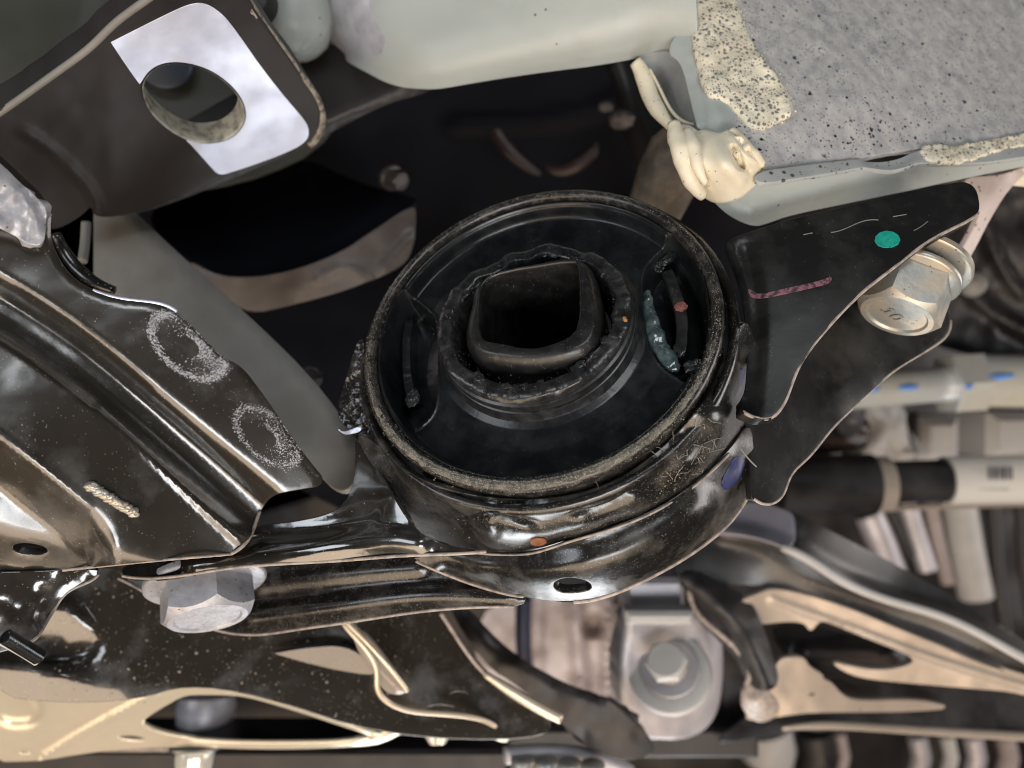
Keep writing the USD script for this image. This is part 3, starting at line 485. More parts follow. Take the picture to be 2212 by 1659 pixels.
T.part('seam_edge', tube([lower_cup.at(u, v, .1) for u, v in [(985, 1196), (1060, 1197), (1150, 1195), (1225, 1172), (1340, 1137), (1430, 1097), (1510, 1042), (1575, 980)]], .00028, 8), M['edge'], True)
T.part('blue_mark', sheet([(1590, 800), (1608, 795), (1612, 815), (1600, 850), (1578, 870), (1570, 850)], lambda u, v: skirt.dep(u, v) - .5, step=6, thick=.2).mesh, M['violet'], 60)
T.part('blue_mark', sheet([(1592, 982), (1612, 995), (1600, 1030), (1572, 1062), (1556, 1045), (1575, 1010)], lambda u, v: lower_cup.dep(u, v) - .4, step=6, thick=.2).mesh, M['violet'], 60)
T.part('rust_spot', bblob(1160, 1172, float(0), (.1, .1, .1), 0, 1) if False else sheet([(1146, 1168), (1160, 1164), (1178, 1166), (1180, 1176), (1165, 1181), (1148, 1178)], lambda u, v: skirt.dep(u, v) - .8, [bumpy(6, .3, 3)], step=4, thick=.4).mesh, M['rust'], 60)
fb = []
for k in range(60):
    u, v = 1500 + 70 * gfib.normal(), 985 + 45 * gfib.normal()
    if not skirt.G.contains(Point(u, v)): continue
    d_ = gfib.normal(size=2) * 16; c_ = gfib.normal(size=2) * 8
    pt_ = [skirt.at(np.array(u + d_[0] * t + c_[0] * t * t), np.array(v + d_[1] * t + c_[1] * t * t), .15 + .3 * t) for t in (0, .35, .7, 1)]
    fb.append(tube(pt_, .00004, 5))
T.part('fibre_fluff', cat(*fb), M['grit'], True, kind='stuff')
T.part('bright_sliver', tube([P(1598, 966, 163), P(1612, 985, 163), P(1634, 1008, 164)], .00016, 8), M['strap'], True)
T.part('torn_foil', sheet([(727, 925), (742, 935), (765, 925), (782, 920), (778, 932), (758, 937), (742, 938)], [(727, 925, 182), (742, 935, 181), (782, 920, 178), (760, 935, 179)], [bumpy(12, .6, 2)], step=4, thick=.2).mesh, M['silver'], 40)
T.part('wet_clump', sheet([(728, 880), (745, 830), (770, 740), (785, 730), (782, 800), (785, 870), (800, 930), (790, 945), (760, 930), (735, 910)], [(728, 880, 184), (785, 730, 186), (800, 930, 178), (760, 930, 181)], [bumpy(14, 1.2, 5), bumpy(5, .4, 6)], step=4, thick=.5).mesh, M['dirty'], 60)
T.done()
# ---------------------------------------------------------------- bracket with the paint dot
T = Thing('black_bracket', 'two layered black steel bracket with turquoise paint dot and mauve stroke', 'bracket')
dbr = rbf([(1600, 600, 172), (1600, 860, 160), (1640, 600, 171), (1640, 860, 160), (2100, 410, 178), (1800, 640, 168), (1900, 450, 178)])
f_ = sheet([(1560, 530), (1590, 512), (1640, 495), (1720, 471), (1900, 431), (2065, 394), (2090, 394), (2108, 408), (2115, 440), (2112, 460), (2090, 476), (2040, 501), (1985, 534), (1930, 577), (1860, 632), (1810, 682), (1762, 737), (1726, 790), (1706, 840), (1686, 882), (1664, 903, 1), (1640, 905, 1), (1602, 888, 1), (1600, 872), (1612, 840), (1616, 760), (1610, 680), (1592, 600)], dbr, [ridge([(1610, 540), (1632, 620), (1636, 760), (1622, 880)], 26, -1.2), bumpy(80, .15, 3), roll([(1560, 530), (1592, 600), (1612, 690), (1616, 760), (1606, 870)], 26, 1.8)], step=11, thick=2.2)
T.part('front_plate', f_.mesh, M['bracket'], 60)
T.part('front_edge', tube([f_.at(u, v, -.4) for u, v in [(2112, 462), (2090, 477), (2040, 502), (1985, 535), (1930, 578), (1860, 633), (1810, 683), (1762, 738), (1726, 791), (1706, 841), (1686, 883), (1662, 903), (1640, 904), (1605, 889)]], .0004, 8), M['edge'], True, label='pinkish bare edge of the front plate')
r_ = sheet([(1600, 880, 1), (1700, 780), (1790, 690), (1900, 600), (2050, 480), (2056, 590), (2048, 650), (2053, 692), (2048, 718), (2018, 746), (1930, 801), (1852, 871), (1792, 931), (1742, 991), (1706, 1031), (1691, 1070), (1672, 1087, 1), (1626, 1077, 1), (1618, 960)], [(1600, 880, 174), (1640, 1075, 171), (2050, 600, 204), (1850, 870, 188), (1800, 690, 190)], [emboss([(1800, 850), (1830, 830), (1880, 815), (1880, 830), (1830, 860), (1815, 880)], 40, .8), bumpy(60, .15, 4)], step=12, thick=2.0)
T.part('rear_plate', r_.mesh, M['bracket'], 60)
T.part('rear_edge', tube([r_.at(u, v, -.3) for u, v in [(2053, 692), (2048, 719), (2018, 747), (1930, 802), (1852, 872), (1792, 932), (1742, 992), (1706, 1032), (1691, 1069), (1672, 1086), (1628, 1077)]], .00035, 8), M['edge'], True)
a = np.linspace(0, 2 * np.pi, 48, endpoint=False); e = 1 + .018 * np.sin(3 * a + .5) + .018 * np.sin(11 * a + 1)
T.part('paint_dot', sheet([(1917 + 27 * np.cos(x) * y, 517 + 18 * np.sin(x) * y) for x, y in zip(a, e)], lambda u, v: f_.dep(u, v) - .12, step=2, thick=.15, bevel=.05).mesh, M['green'], 60)
T.part('paint_stroke', sheet([(1614, 622), (1628, 630), (1640, 637), (1700, 622), (1770, 607), (1795, 597), (1797, 604), (1790, 612), (1768, 618), (1700, 634), (1660, 642), (1632, 646), (1620, 638)], lambda u, v: f_.dep(u, v) - .12, step=3, thick=.15, bevel=.05).mesh, M['mauve'], 60)
for s_ in [[(1795, 502), (1830, 492), (1850, 483), (1897, 475)], [(1929, 468), (1958, 463)], [(1974, 498), (1990, 489), (2004, 478)], [(1735, 507), (1755, 503)]]:
    T.part('scratch', tube([f_.at(u, v, .03) for u, v in s_], .00012, 6), M['strap'], True)
T.done()
# ---------------------------------------------------------------- the bolts
def bolt(name, label, cat_, uv, d, axis, af, h, mats, flange=None, spin=0, mark=None, up=(0, 0, 1.0), group=None, dish=.3, washer=None, rimw=.5):
    T = Thing(name, label, cat_, group); R = rot2(frame(axis, up), spin); o = P(uv[0], uv[1], d)
    T.part('head', placed(hexhead(af, h, dish), o, R), mats, 28)
    if flange: T.part('flange', lathe([(af * .35, -h + .6), (flange - .8, -h + .5), (flange - .1, -h), (flange, -h - .6), (flange - .1, -h - 1.6), (flange - .7, -h - 2.0), (2, -h - 2.0)], o, R, 72), mats, 50)
    if washer: T.part('washer', lathe([(2, -h - .01), (washer - .4, -h), (washer, -h - .4), (washer, -h - 1.6), (washer - .4, -h - 2.0), (2, -h - 2.0)], o, R, 72), mats, 40)
    if mark:
        t = meshkit.text_mesh(mark, 3.0, .22); t.vertices -= [*(t.bounds[0, :2] + t.bounds[1, :2]) / 2, 0]
        t.vertices = t.vertices @ rot2(np.eye(3), mark_deg).T + mark_off; T.part('grade_mark', placed(t, o, R), mats, 20)
    return T
mark_deg, mark_off = -88, np.array([-.6, .6, -.32])
def facing(u, v, ratio, du, dv):                                    # axis of a round face that shows as an ellipse of this flatness, leaning towards (du, dv)
    e = ray(u, v); e = e / np.linalg.norm(e); m = np.array([du, 0, -dv], float); m -= e * (m @ e); m /= np.linalg.norm(m)
    return -ratio * e + math.sqrt(1 - ratio * ratio) * m
A1 = facing(1938, 690, .50, -.36, .93)
B1 = bolt('zinc_bolt', 'yellowish zinc plated hexagon bolt marked 10 behind the paint dotted bracket', 'bolt', (1936, 684), 183, A1, 17.2, 10.5, M['zinc'], None, 8, '10', dish=.5)
R1 = frame(A1); o1 = P(1936, 684, 183)
B1.part('flange', lathe([(8, -9.8), (10.4, -10.2), (10.9, -10.7), (10.9, -11.6), (10.4, -12.1), (4, -12.2)], o1, R1, 72), M['zinc'], 50)
B1.part('washer', lathe([(8, -14.0), (11.8, -14.2), (12.3, -14.7), (12.1, -16), (4, -16.2)], o1, R1, 72), M['zinc'], 50)
B1.done()
A2 = facing(450, 1340, .32, .06, 1.0)
B2 = bolt('flange_bolt', 'matt grey flanged hexagon bolt under the left end of the control arm', 'bolt', (450, 1338), 184, A2, 19.0, 8.6, M['flangebolt'], 14.0, 24, None, dish=.45)
B2.done()
# ---------------------------------------------------------------- the car body above
T = Thing('car_body', 'pale grey body rail and box corner with cream sealer at the top', 'car body')
rail = sheet([(690, -300), (1500, -300), (1500, -30), (1505, 60), (1498, 150), (1480, 142), (1455, 118), (1425, 113), (1372, 127), (1280, 143), (1180, 155), (1070, 171), (1000, 183), (940, 193), (900, 191), (864, 187), (830, 176), (800, 160), (762, 139), (735, 122), (705, 70), (692, 20), (690, -30)],
    [(700, -20, 222), (735, 120, 225), (864, 187, 212), (940, 193, 208), (1370, 127, 196), (1490, 20, 190), (1480, 130, 193), (1000, -20, 205), (1200, 60, 198)],
    [roll([(735, 122), (800, 160), (864, 187), (940, 193), (1070, 171), (1280, 143), (1372, 127), (1425, 113), (1455, 118), (1490, 150)], 120, 8), bumpy(140, .6, 3), roll([(690, -40), (705, 70), (735, 122)], 70, 12)], step=12, thick=2)
T.part('rail', rail.mesh, M['grey'], 60)
T.part('rail_end', sheet([(690, -30), (792, -30), (800, 20), (812, 60), (836, 96), (815, 122), (762, 139), (735, 122), (706, 75)], lambda u, v: rail.dep(u, v) - .5, [bumpy(30, .5, 6)], step=9, thick=.6).mesh, mat('lilac_grey_primer', lin(172, 171, 176), lin(146, 144, 150), 160, .4, .7, .3, .5, bump=(200, .12)), 60)
bx = rbf([(1490, 0, 196), (1510, 150, 187), (1540, 300, 180), (1640, 370, 179), (2000, 315, 192), (2212, 290, 200), (2212, 0, 225), (1800, 0, 207), (1850, 200, 192)])
box = sheet([(1480, -300), (2700, -300), (2700, 268), (2330, 294), (2212, 302), (2120, 318), (2060, 318), (1995, 318), (1960, 322), (1900, 332), (1850, 340), (1780, 348), (1700, 357), (1640, 366), (1575, 340), (1520, 300), (1512, 200), (1500, 110)], bx, [roll([(1480, -40), (1500, 110), (1512, 200), (1520, 300)], 40, 3), bumpy(90, .5, 5), bumpy(30, .3, 12), bumpy(14, .12, 2)], step=9, thick=2)
T.part('underseal_panel', box.mesh, M['stone'], 60, label='grey panel covered in speckled underseal')
T.part('primer_corner', sheet([(1480, -20), (1490, 0), (1500, 90), (1512, 190), (1545, 200), (1580, 214), (1590, 240), (1585, 270), (1560, 285), (1530, 290), (1505, 270), (1485, 180), (1470, 130), (1440, 112), (1470, 60)], lambda u, v: box.dep(np.maximum(u, 1512), v) + np.maximum(0, 1512 - u) * .06 - .5, [bumpy(20, .15, 4)], step=9, thick=.8).mesh, M['grey'], 60)
st = sheet([(1487, -30), (1583, -30), (1588, 10), (1608, 57), (1622, 90), (1637, 118), (1668, 152), (1690, 188), (1703, 212), (1706, 230), (1700, 247), (1680, 255), (1661, 268), (1640, 270), (1621, 262), (1603, 240), (1585, 217), (1555, 205), (1528, 194), (1515, 172), (1506, 140), (1495, 60)], lambda u, v: box.dep(u, v) - 1.6, [bumpy(30, 1.0, 8), bumpy(9, .35, 3), ridge([(1640, 120), (1690, 190), (1704, 240)], 24, 1.2)], step=7, thick=2.0, bevel=.8)
T.part('sealer_patch', st.mesh, M['creamspot'], 60, label='broad cream sealer streak dotted with black')
gp = np.array(st.G.exterior.coords); gp = gp[rng.integers(0, len(gp), 1100)] + rng.normal(0, 7, (1100, 2)); gp = gp[(gp[:, 0] > 1515) & ~shapely.contains_xy(st.G, gp[:, 0], gp[:, 1])]
T.part('sealer_spatter', grains(P(gp[:, 0], gp[:, 1], box.dep(gp[:, 0], gp[:, 1])), np.clip(rng.gamma(2, .06, len(gp)), .05, .4), 8), M['cream'], False, kind='stuff')
gp = np.vstack([rng.normal(size=(260, 2)) * [90, 34] + [1900, 290], rng.normal(size=(120, 2)) * [40, 50] + [1600, 320], rng.uniform(size=(120, 2)) * [600, 300] + [1600, 0]]); gp = gp[shapely.contains_xy(box.G.buffer(-8), gp[:, 0], gp[:, 1])]
T.part('road_dirt', grains(P(gp[:, 0], gp[:, 1], box.dep(gp[:, 0], gp[:, 1]) + .1), np.clip(rng.gamma(2, .12, len(gp)), .08, .65), 18), M['worn'], False, kind='stuff')
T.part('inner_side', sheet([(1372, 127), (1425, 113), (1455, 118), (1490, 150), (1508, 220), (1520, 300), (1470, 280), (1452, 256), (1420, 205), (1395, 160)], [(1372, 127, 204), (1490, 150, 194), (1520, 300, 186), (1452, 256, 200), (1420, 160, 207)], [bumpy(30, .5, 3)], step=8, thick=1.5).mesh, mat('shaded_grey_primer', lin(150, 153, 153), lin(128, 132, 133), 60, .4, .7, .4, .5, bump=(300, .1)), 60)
T.part('sealer_bead', tube([P(1372, 133, 203), P(1390, 165, 203), P(1402, 200, 202), P(1420, 236, 199), P(1452, 275, 196)], [.0016, .0022, .0022, .0020, .0012], 16), M['cream'], True)
T.part('sealer_bead', tube([P(1404, 150, 202), P(1432, 205, 199), P(1462, 252, 193), P(1500, 268, 187)], [.0003, .0004, .0004, .0003], 8), M['cream'], True)
lump = sheet([(1500, 287), (1518, 280), (1548, 288), (1562, 287), (1578, 277), (1590, 288), (1604, 312), (1632, 338), (1652, 356), (1632, 376), (1634, 396), (1618, 412), (1596, 428), (1565, 436), (1542, 436), (1522, 426), (1505, 405), (1500, 385), (1478, 380), (1462, 350), (1450, 300), (1452, 282), (1468, 268), (1490, 272)],
    [(1500, 280, 182), (1452, 300, 183), (1560, 360, 172.5), (1600, 340, 173.5), (1640, 370, 178), (1560, 434, 181), (1600, 290, 177), (1505, 400, 182), (1480, 340, 177), (1530, 330, 175.5)],
    [bumpy(60, .35, 12, 2), ridge([(1470, 285), (1476, 320), (1492, 370), (1514, 405)], 18, .8), ridge([(1490, 290), (1502, 340), (1522, 400)], 10, -1.3), ridge([(1540, 300), (1562, 350), (1600, 395)], 26, .9), emboss([(1580, 318), (1588, 322), (1600, 345), (1606, 362), (1598, 360), (1588, 345)], 8, -3.0), ridge([(1582, 292), (1600, 325), (1636, 352)], 12, 1.2), ridge([(1600, 358), (1618, 372)], 6, -1.5)], step=5, thick=2.4, bevel=.9, n=3)
T.part('sealer_lump', lump.mesh, M['cream'], 60, label='folded lump of cream sealer on the box corner')
for q_, rr_ in (([(1456, 270, 182), (1462, 300, 180), (1476, 345, 178), (1494, 388, 179), (1520, 424, 181)], [.0016, .0021, .0022, .0020, .0012]), ([(1486, 282, 180), (1494, 310, 177.5), (1504, 350, 176), (1524, 396, 177)], [.0010, .0016, .0016, .0008]), ([(1580, 284, 178.5), (1600, 304, 177), (1628, 336, 176.5), (1648, 356, 177.5)], [.0012, .0014, .0015, .0010])):
    tm = tube([P(*a_) for a_ in q_], rr_, 20); tm.vertices += tm.vertex_normals * (.0007 * (meshkit.fbm(tm.vertices * 300, 3, 4) - .5))[:, None]
    T.part('sealer_fold', tm, M['cream'], True)
T.part('hidden_sealer', lathe([(.01, 9), (5, 8), (8, 3), (9, -6), (8, -16)], P(1456, 345, 225), frame((.2, -.3, .5)), 40, lambda a, k: (.8 * np.sin(3 * a + k), 0)), mat('brownish_sealer', lin(128, 112, 92), lin(92, 80, 68), 120, .4, .6, .6, bump=(200, .3)), 50)
fl = sheet([(1635, 372), (1700, 362), (1800, 350), (1858, 343), (1870, 350), (1905, 352), (1945, 344), (1972, 330), (2000, 322), (2110, 322), (2260, 296), (2260, 330), (2120, 352), (2020, 352), (1985, 350), (1950, 362), (1920, 368), (1880, 362), (1860, 360), (1800, 372), (1720, 384), (1634, 398)], lambda u, v: bx(u, v) - 1.2 - (v - 340) * .02, [emboss([(1860, 352), (1880, 364), (1920, 370), (1955, 360), (1972, 345), (1990, 345), (1955, 366), (1920, 376), (1875, 370)], 10, .8), bumpy(24, .25, 3)], step=7, thick=1.2)
T.part('seam_flange', fl.mesh, M['greyspot'], 60)
und = sheet([(1540, 430), (1600, 425), (1634, 396), (1720, 382), (1860, 358), (1920, 372), (1990, 350), (2120, 350), (2260, 326), (2260, 350), (2080, 385), (1900, 425), (1708, 464), (1660, 482), (1628, 490), (1580, 470), (1545, 440)], [(1540, 430, 183), (1634, 396, 181), (1628, 488, 190), (2212, 330, 203), (2080, 384, 205), (1900, 425, 198), (1900, 370, 191)], [roll([(1545, 440), (1580, 470), (1628, 490), (1708, 464), (1900, 425)], 46, 4), emboss([(1620, 450), (1660, 440), (1680, 452), (1650, 478), (1628, 478)], 20, .8), bumpy(60, .4, 4)], step=9, thick=1.5)
T.part('lower_face', und.mesh, M['grey'], 60)
T.part('sealer_dab', sheet([(1994, 318), (2020, 310), (2060, 318), (2090, 312), (2140, 302), (2212, 290), (2260, 282), (2260, 302), (2200, 312), (2140, 325), (2090, 345), (2060, 352), (2020, 348), (1998, 338)], lambda u, v: fl.dep(u, v) - 1.0, [bumpy(14, .9, 9), bumpy(6, .4, 3)], step=5, thick=1.2, bevel=.5).mesh, M['creamspot'], 60)
T.part('sealer_dab', sheet([(1634, 390), (1660, 388), (1690, 384), (1715, 380), (1714, 387), (1690, 393), (1660, 396), (1636, 400)], lambda u, v: und.dep(u, v) - .9, [bumpy(10, .5, 2)], step=5, thick=.9, bevel=.4).mesh, M['cream'], 60)
T.part('web', sheet([(2076, 384), (2190, 378), (2260, 320), (2260, 345), (2190, 392), (2140, 470), (2100, 550), (2060, 612), (2040, 630), (2050, 560), (2074, 550), (2118, 470), (2116, 430), (2100, 398)], [(2076, 384, 206), (2190, 380, 214), (2050, 610, 208), (2110, 540, 212), (2118, 430, 208)], [roll([(2190, 392), (2140, 470), (2060, 612)], 22, 2)], step=9, thick=1.5).mesh, mat('pinkish_primer', lin(196, 182, 174), lin(178, 158, 152), 60, .4, .7, .5, dots=[(500, .25, .3, (.2, .12, .11))], bump=(300, .1)), 60)
T.part('corner_side', sheet([(2190, 378), (2260, 340), (2260, 410), (2212, 402), (2180, 400)], [(2190, 378, 216), (2260, 340, 214), (2212, 402, 222)], [bumpy(14, .8, 3)], thick=1.5).mesh, M['cream'], 60)
T.done()
# ---------------------------------------------------------------- bracket with the oval hole, top left
T = Thing('holed_bracket', 'dark bracket with silver end painted as a reflection and big oval hole, top left', 'bracket')
hb = rbf([(u, v, 192 + .115 * (v - 220) + .04 * (u - 400)) for u, v in [(0, 300), (300, 20), (520, 0), (690, 260), (480, 380), (200, 470), (0, 340), (400, 200)]])
hole = [(302, 184), (318, 158), (340, 141), (370, 134), (410, 137), (455, 152), (495, 180), (522, 212), (533, 245), (527, 272), (508, 294), (480, 308), (440, 312), (405, 305), (370, 287), (335, 258), (312, 226)]
br = sheet([(-30, 262), (60, 204), (135, 150), (200, 102), (246, 56), (290, 22), (350, -30), (520, -30), (545, 20), (575, 62), (612, 115), (655, 175), (688, 230), (690, 262), (680, 290), (664, 310), (600, 338), (480, 380), (430, 408), (300, 460), (205, 472), (198, 440), (170, 470), (112, 500), (60, 480), (-30, 360)], hb, [roll([(246, 56), (350, -30), (520, -30)], 1, 0), ridge([(50, 282), (110, 320), (170, 380), (207, 425), (212, 470)], 16, .9), bumpy(120, .8, 4)], holes=[hole], step=12, thick=6.5, bevel=.4)
T.part('plate', br.mesh, M['brown'], 60)
T.part('pale_end', sheet([(240, 92, 1), (300, 62), (360, 32), (408, 10), (440, 6), (475, 26), (505, 60), (560, 140), (610, 205), (660, 262), (668, 285), (662, 305), (630, 325), (560, 352), (500, 372), (478, 378), (466, 372, 1), (414, 314, 1), (403, 304, 1), (440, 313), (480, 309), (509, 295), (528, 272), (534, 245), (523, 211), (496, 179), (456, 151), (410, 136), (370, 133), (340, 140), (317, 157), (302, 182, 1), (276, 146)], lambda u, v: br.dep(u, v) - .25, [bumpy(60, .12, 7)], step=9, thick=.2, bevel=.08).mesh, M['silver'], 60, label='silver colour in place of a reflection round the oval hole')  # thin pale sheet paints a lamp's reflection onto the dark plate
wl_ = []
for sx, dd in ((1.0, -.3), (1.0, 3.4), (.93, 4.4)):
    c = np.array(hole, float).mean(0); q = resample(chaikin(hole, 3), 5); q2 = q if sx == 1 else c + (q - c) * sx
    wl_.append((q, sx, dd))
q = resample(chaikin(hole, 3), 6); k = len(q); nrm_b = np.cross(br.at(600., 200.) - br.at(400., 100.), br.at(300., 400.) - br.at(400., 100.)); nrm_b /= np.linalg.norm(nrm_b); nrm_b *= np.sign(-nrm_b[1])
p0 = br.at(q[:, 0], q[:, 1]); cc = p0.mean(0); rows = [p0 + (p0 - cc) * s_ - nrm_b * t_ / 1000 for s_, t_ in ((-.02, -.05), (-.055, .4), (-.055, 6.8), (-.02, 7.2))]
i = np.arange(k); F = []
for r0 in range(3):
    a_, b_ = r0 * k + i, r0 * k + (i + 1) % k; F += [np.stack([a_, b_, b_ + k], 1), np.stack([a_, b_ + k, a_ + k], 1)]
T.part('hole_wall', trimesh.Trimesh(np.vstack(rows), np.vstack(F), process=False), M['rim'], 50, label='pale cut wall of the oval hole')
rimp = [(-20, 256), (60, 201), (135, 147), (198, 99), (244, 54), (290, 18), (340, -18)]
T.part('burr_edge', tube([br.at(u, v, -.6) for u, v in rimp], .0008, 10), M['strap'], True)
T.part('rim_edge', tube([br.at(u, v, -1.6) for u, v in [(505, -28), (530, 0), (560, 45), (600, 98), (645, 160), (690, 232), (694, 262), (686, 290), (668, 312)]], .0013, 10), mat('burred_rim', lin(150, 142, 130), lin(86, 80, 74), 700, .42, .6, .5, bump=(900, .3)), True, label='burred pale rim')
T.done()
T = Thing('underbody_pan', 'dull olive underbody panel behind the oval holed bracket', 'panel')
T.part('pan', sheet([(-600, -400), (700, -400), (760, 60), (740, 300), (520, 400), (300, 420), (100, 460), (-600, 560)], [(-80, -80, 250), (700, -80, 262), (700, 300, 270), (-80, 450, 240)], [ridge([(180, -60), (160, 60), (120, 150)], 60, 2), bumpy(200, 2, 3)], step=20, thick=2).mesh, M['olive'], 60)
T.part('plug', lathe([(.01, 1.2), (9, 1.0), (10, .2), (10, -2)], P(352, 120, 250), frame((0, -1, -.3)), 40), mat('blue_black_plug', (.012, .02, .035), rough=.4), 40)
T.done()
T = Thing('grey_bulb', 'rounded pale grey sleeve end beside the pale bracket end', 'sleeve')
T.part('shell', lathe([(12.2, 34), (12.4, 20), (12.2, 8), (11.4, 2), (9.5, -2.6), (6.5, -5.2), (3, -6.4), (.01, -6.7)], P(636, 72, 230), frame((-.16, .25, .96)), 64, fringe(.5, 4, 3)), M['grey'], True)
T.part('bore', lathe([(.01, 3), (5, 2.6), (6.2, 1), (6.2, -3)], P(544, 4, 212), frame((-.1, -1, .1)), 32), M['plastic'], True)
T.done()
# ---------------------------------------------------------------- dark depths behind
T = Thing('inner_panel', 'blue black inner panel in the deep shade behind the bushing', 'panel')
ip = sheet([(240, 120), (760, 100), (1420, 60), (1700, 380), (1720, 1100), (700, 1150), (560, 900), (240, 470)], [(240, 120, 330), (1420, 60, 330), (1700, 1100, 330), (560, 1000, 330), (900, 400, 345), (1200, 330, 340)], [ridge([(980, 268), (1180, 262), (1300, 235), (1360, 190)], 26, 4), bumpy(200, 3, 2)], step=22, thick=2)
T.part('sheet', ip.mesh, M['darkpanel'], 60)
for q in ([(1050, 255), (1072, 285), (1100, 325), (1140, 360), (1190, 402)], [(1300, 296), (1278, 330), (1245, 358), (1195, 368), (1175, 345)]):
    T.part('rib', tube([ip.at(u, v, -2.0) for u, v in q], [.001, .0035, .004, .003, .0015], 16), mat('rib_reflection', (.028, .017, .017), rough=.4) if q[0][0] == 1050 else '/World/Looks/rib_reflection', True)  # brown colour stands in for a faint reflection on the ribs
T.part('flange_strip', tube([P(1330, 135, 300), P(1352, 200, 300), P(1376, 290, 296), P(1400, 350, 292), P(1420, 410, 288)], [.004, .004, .005, .005, .004], 12), M['brown'], True)
T.part('clip', bblob(0, 0, 0, (1, 1, 1), 0, 1) if False else trimesh.Trimesh(blob(0, (.0045, .004, .0035), 3, .4)[0] + P(1342, 258, 285), blob(0, 1, 3, .4)[1]), M['taupe'], True)
T.part('clip', trimesh.Trimesh(blob(0, (.0025, .002, .002), 5, .4)[0] + P(1308, 230, 290), blob(0, 1, 5, .4)[1]), M['taupe'], True)
T.done()
T = Thing('curved_sheet', 'dark grey panel curving under the body rail, top centre', 'panel')
T.part('sheet', sheet([(280, 330), (600, 150), (700, 90), (760, 110), (820, 175), (900, 195), (945, 196), (860, 215), (800, 240), (737, 275), (640, 325), (560, 360), (480, 395), (380, 435), (293, 463), (250, 465)], [(280, 330, 240), (700, 100, 240), (945, 196, 232), (480, 395, 236), (293, 463, 238)], [roll([(293, 463), (480, 395), (737, 275), (945, 196)], 40, 5)], step=14, thick=1.5).mesh, M['brown'], 60)
T.done()
T = Thing('taupe_flange', 'brownish grey angled flange in the shade left of the bushing', 'flange')
tf = sheet([(400, 560), (470, 598), (545, 602), (640, 585), (740, 545), (800, 505), (895, 440), (897, 470), (893, 535), (872, 575), (790, 610), (700, 640), (620, 660), (540, 678), (480, 640), (430, 600)], [(400, 560, 262), (895, 440, 255), (880, 560, 258), (540, 675, 262), (700, 600, 252)], [ridge([(830, 580), (862, 545), (893, 515)], 26, 2.2), ridge([(690, 600), (745, 572), (790, 600)], 16, 1.6), bumpy(70, 1.0, 3)], step=11, thick=2)
T.part('sheet', tf.mesh, M['taupe'], 60)
T.part('upper_fold', sheet([(300, 460), (440, 400), (640, 330), (780, 400), (896, 425), (897, 440), (800, 505), (740, 545), (640, 582), (545, 600), (460, 590), (390, 550)], [(300, 460, 300), (640, 330, 310), (895, 440, 257), (545, 600, 266), (390, 550, 270)], [ridge([(420, 560), (560, 570), (700, 525), (840, 440)], 22, 2)], step=16, thick=2).mesh, M['darkpanel'], 60)
T.done()
Tb = bolt('shaded_bolt', 'small bolt with one lit facet in the dark above the brownish flange', 'bolt', (868, 392), 268, facing(868, 392, .75, .5, .2), 6.0, 5, M['taupe'], 4.6, 15); Tb.done()
Tb = bolt('stud_nut', 'faint dark nut between the grey strap and the bushing', 'nut', (676, 805), 225, facing(676, 805, .6, .3, -.6), 6, 3, M['plastic'], None, 15); Tb.done()
T = Thing('steel_strap', 'flat grey steel strap running diagonally behind the left bracket', 'strap')
sp = sheet([(203, 455, 1), (275, 443, 1), (400, 562), (560, 703), (680, 822), (770, 945), (777, 985), (770, 1035), (740, 1065), (690, 1030), (560, 850), (430, 715), (330, 660), (203, 620, 1)], [(203, 455, 226), (275, 443, 226), (560, 703, 214), (770, 945, 196), (740, 1060, 190), (430, 715, 212), (203, 620, 220)], [roll([(275, 443), (400, 562), (560, 703), (680, 822), (770, 945)], 16, 1.5)], step=14, thick=3)
T.part('strip', sp.mesh, M['strap'], 60)
T.part('clamp_lip', tube([P(120, 505, 190), P(150, 560, 192), P(190, 600, 192), P(248, 627, 192)], [.0012, .0016, .0016, .001], 10), M['black'], True)
T.part('pin', tube([P(186, 480, 205), P(184, 520, 204), P(178, 565, 202)], .0012, 10), M['strap'], True)
T.done()
# ---------------------------------------------------------------- left pressed bracket
T = Thing('pressed_bracket', 'long grooved black pressed steel bracket with chalk rings at left', 'bracket')
lb = rbf([(0, 340, 150), (0, 520, 152), (0, 1000, 146), (0, 1240, 148), (690, 1040, 179), (500, 1195, 172), (400, 700, 168), (300, 1000, 161), (250, 1220, 158)])
edge_ = [(-40, 300), (0, 335), (50, 380), (98, 428), (112, 458), (108, 500), (118, 545), (150, 595), (200, 627), (250, 643), (300, 650), (340, 655), (382, 673), (430, 720), (480, 772), (522, 792), (560, 842), (602, 902), (642, 962), (680, 1012), (698, 1032), (692, 1048)]
groove = [(-40, 640), (33, 682), (167, 772), (300, 884), (433, 998), (556, 1100)]
pl_out = edge_ + [(660, 1054), (602, 1064), (577, 1078), (561, 1105), (549, 1140), (530, 1174), (500, 1196), (350, 1209), (200, 1224), (80, 1237), (-40, 1247)]
lbs = sheet(pl_out, lb, [ridge(groove, 58, -5.5, 12), roll(edge_, 12, .5), ridge([(330, 850), (420, 925), (520, 1030), (575, 1085)], 14, .5), ridge([(215, 880), (300, 960), (420, 1080), (520, 1170)], 12, .7),
    fold((0, 944), (190, 1094), .085, 110, 250), ridge([(-40, 910), (0, 940), (100, 1016), (190, 1092)], 14, .6), fold((0, 1140), (350, 1212), .055, 200, 420), bumpy(140, .25, 3), bumpy(30, .03, 6)],
    holes=[[(20, 1183), (35, 1173), (65, 1172), (98, 1180), (108, 1192), (95, 1200), (65, 1202), (35, 1196)]], step=10, thick=2.2)
T.part('pressing', lbs.mesh, M['pressed'], 60)
T.part('lower_edge', tube([lbs.at(u, v, -.3) for u, v in [(500, 1197), (350, 1210), (200, 1225), (80, 1238), (-40, 1248)]], .0003, 8), M['edge'], True)
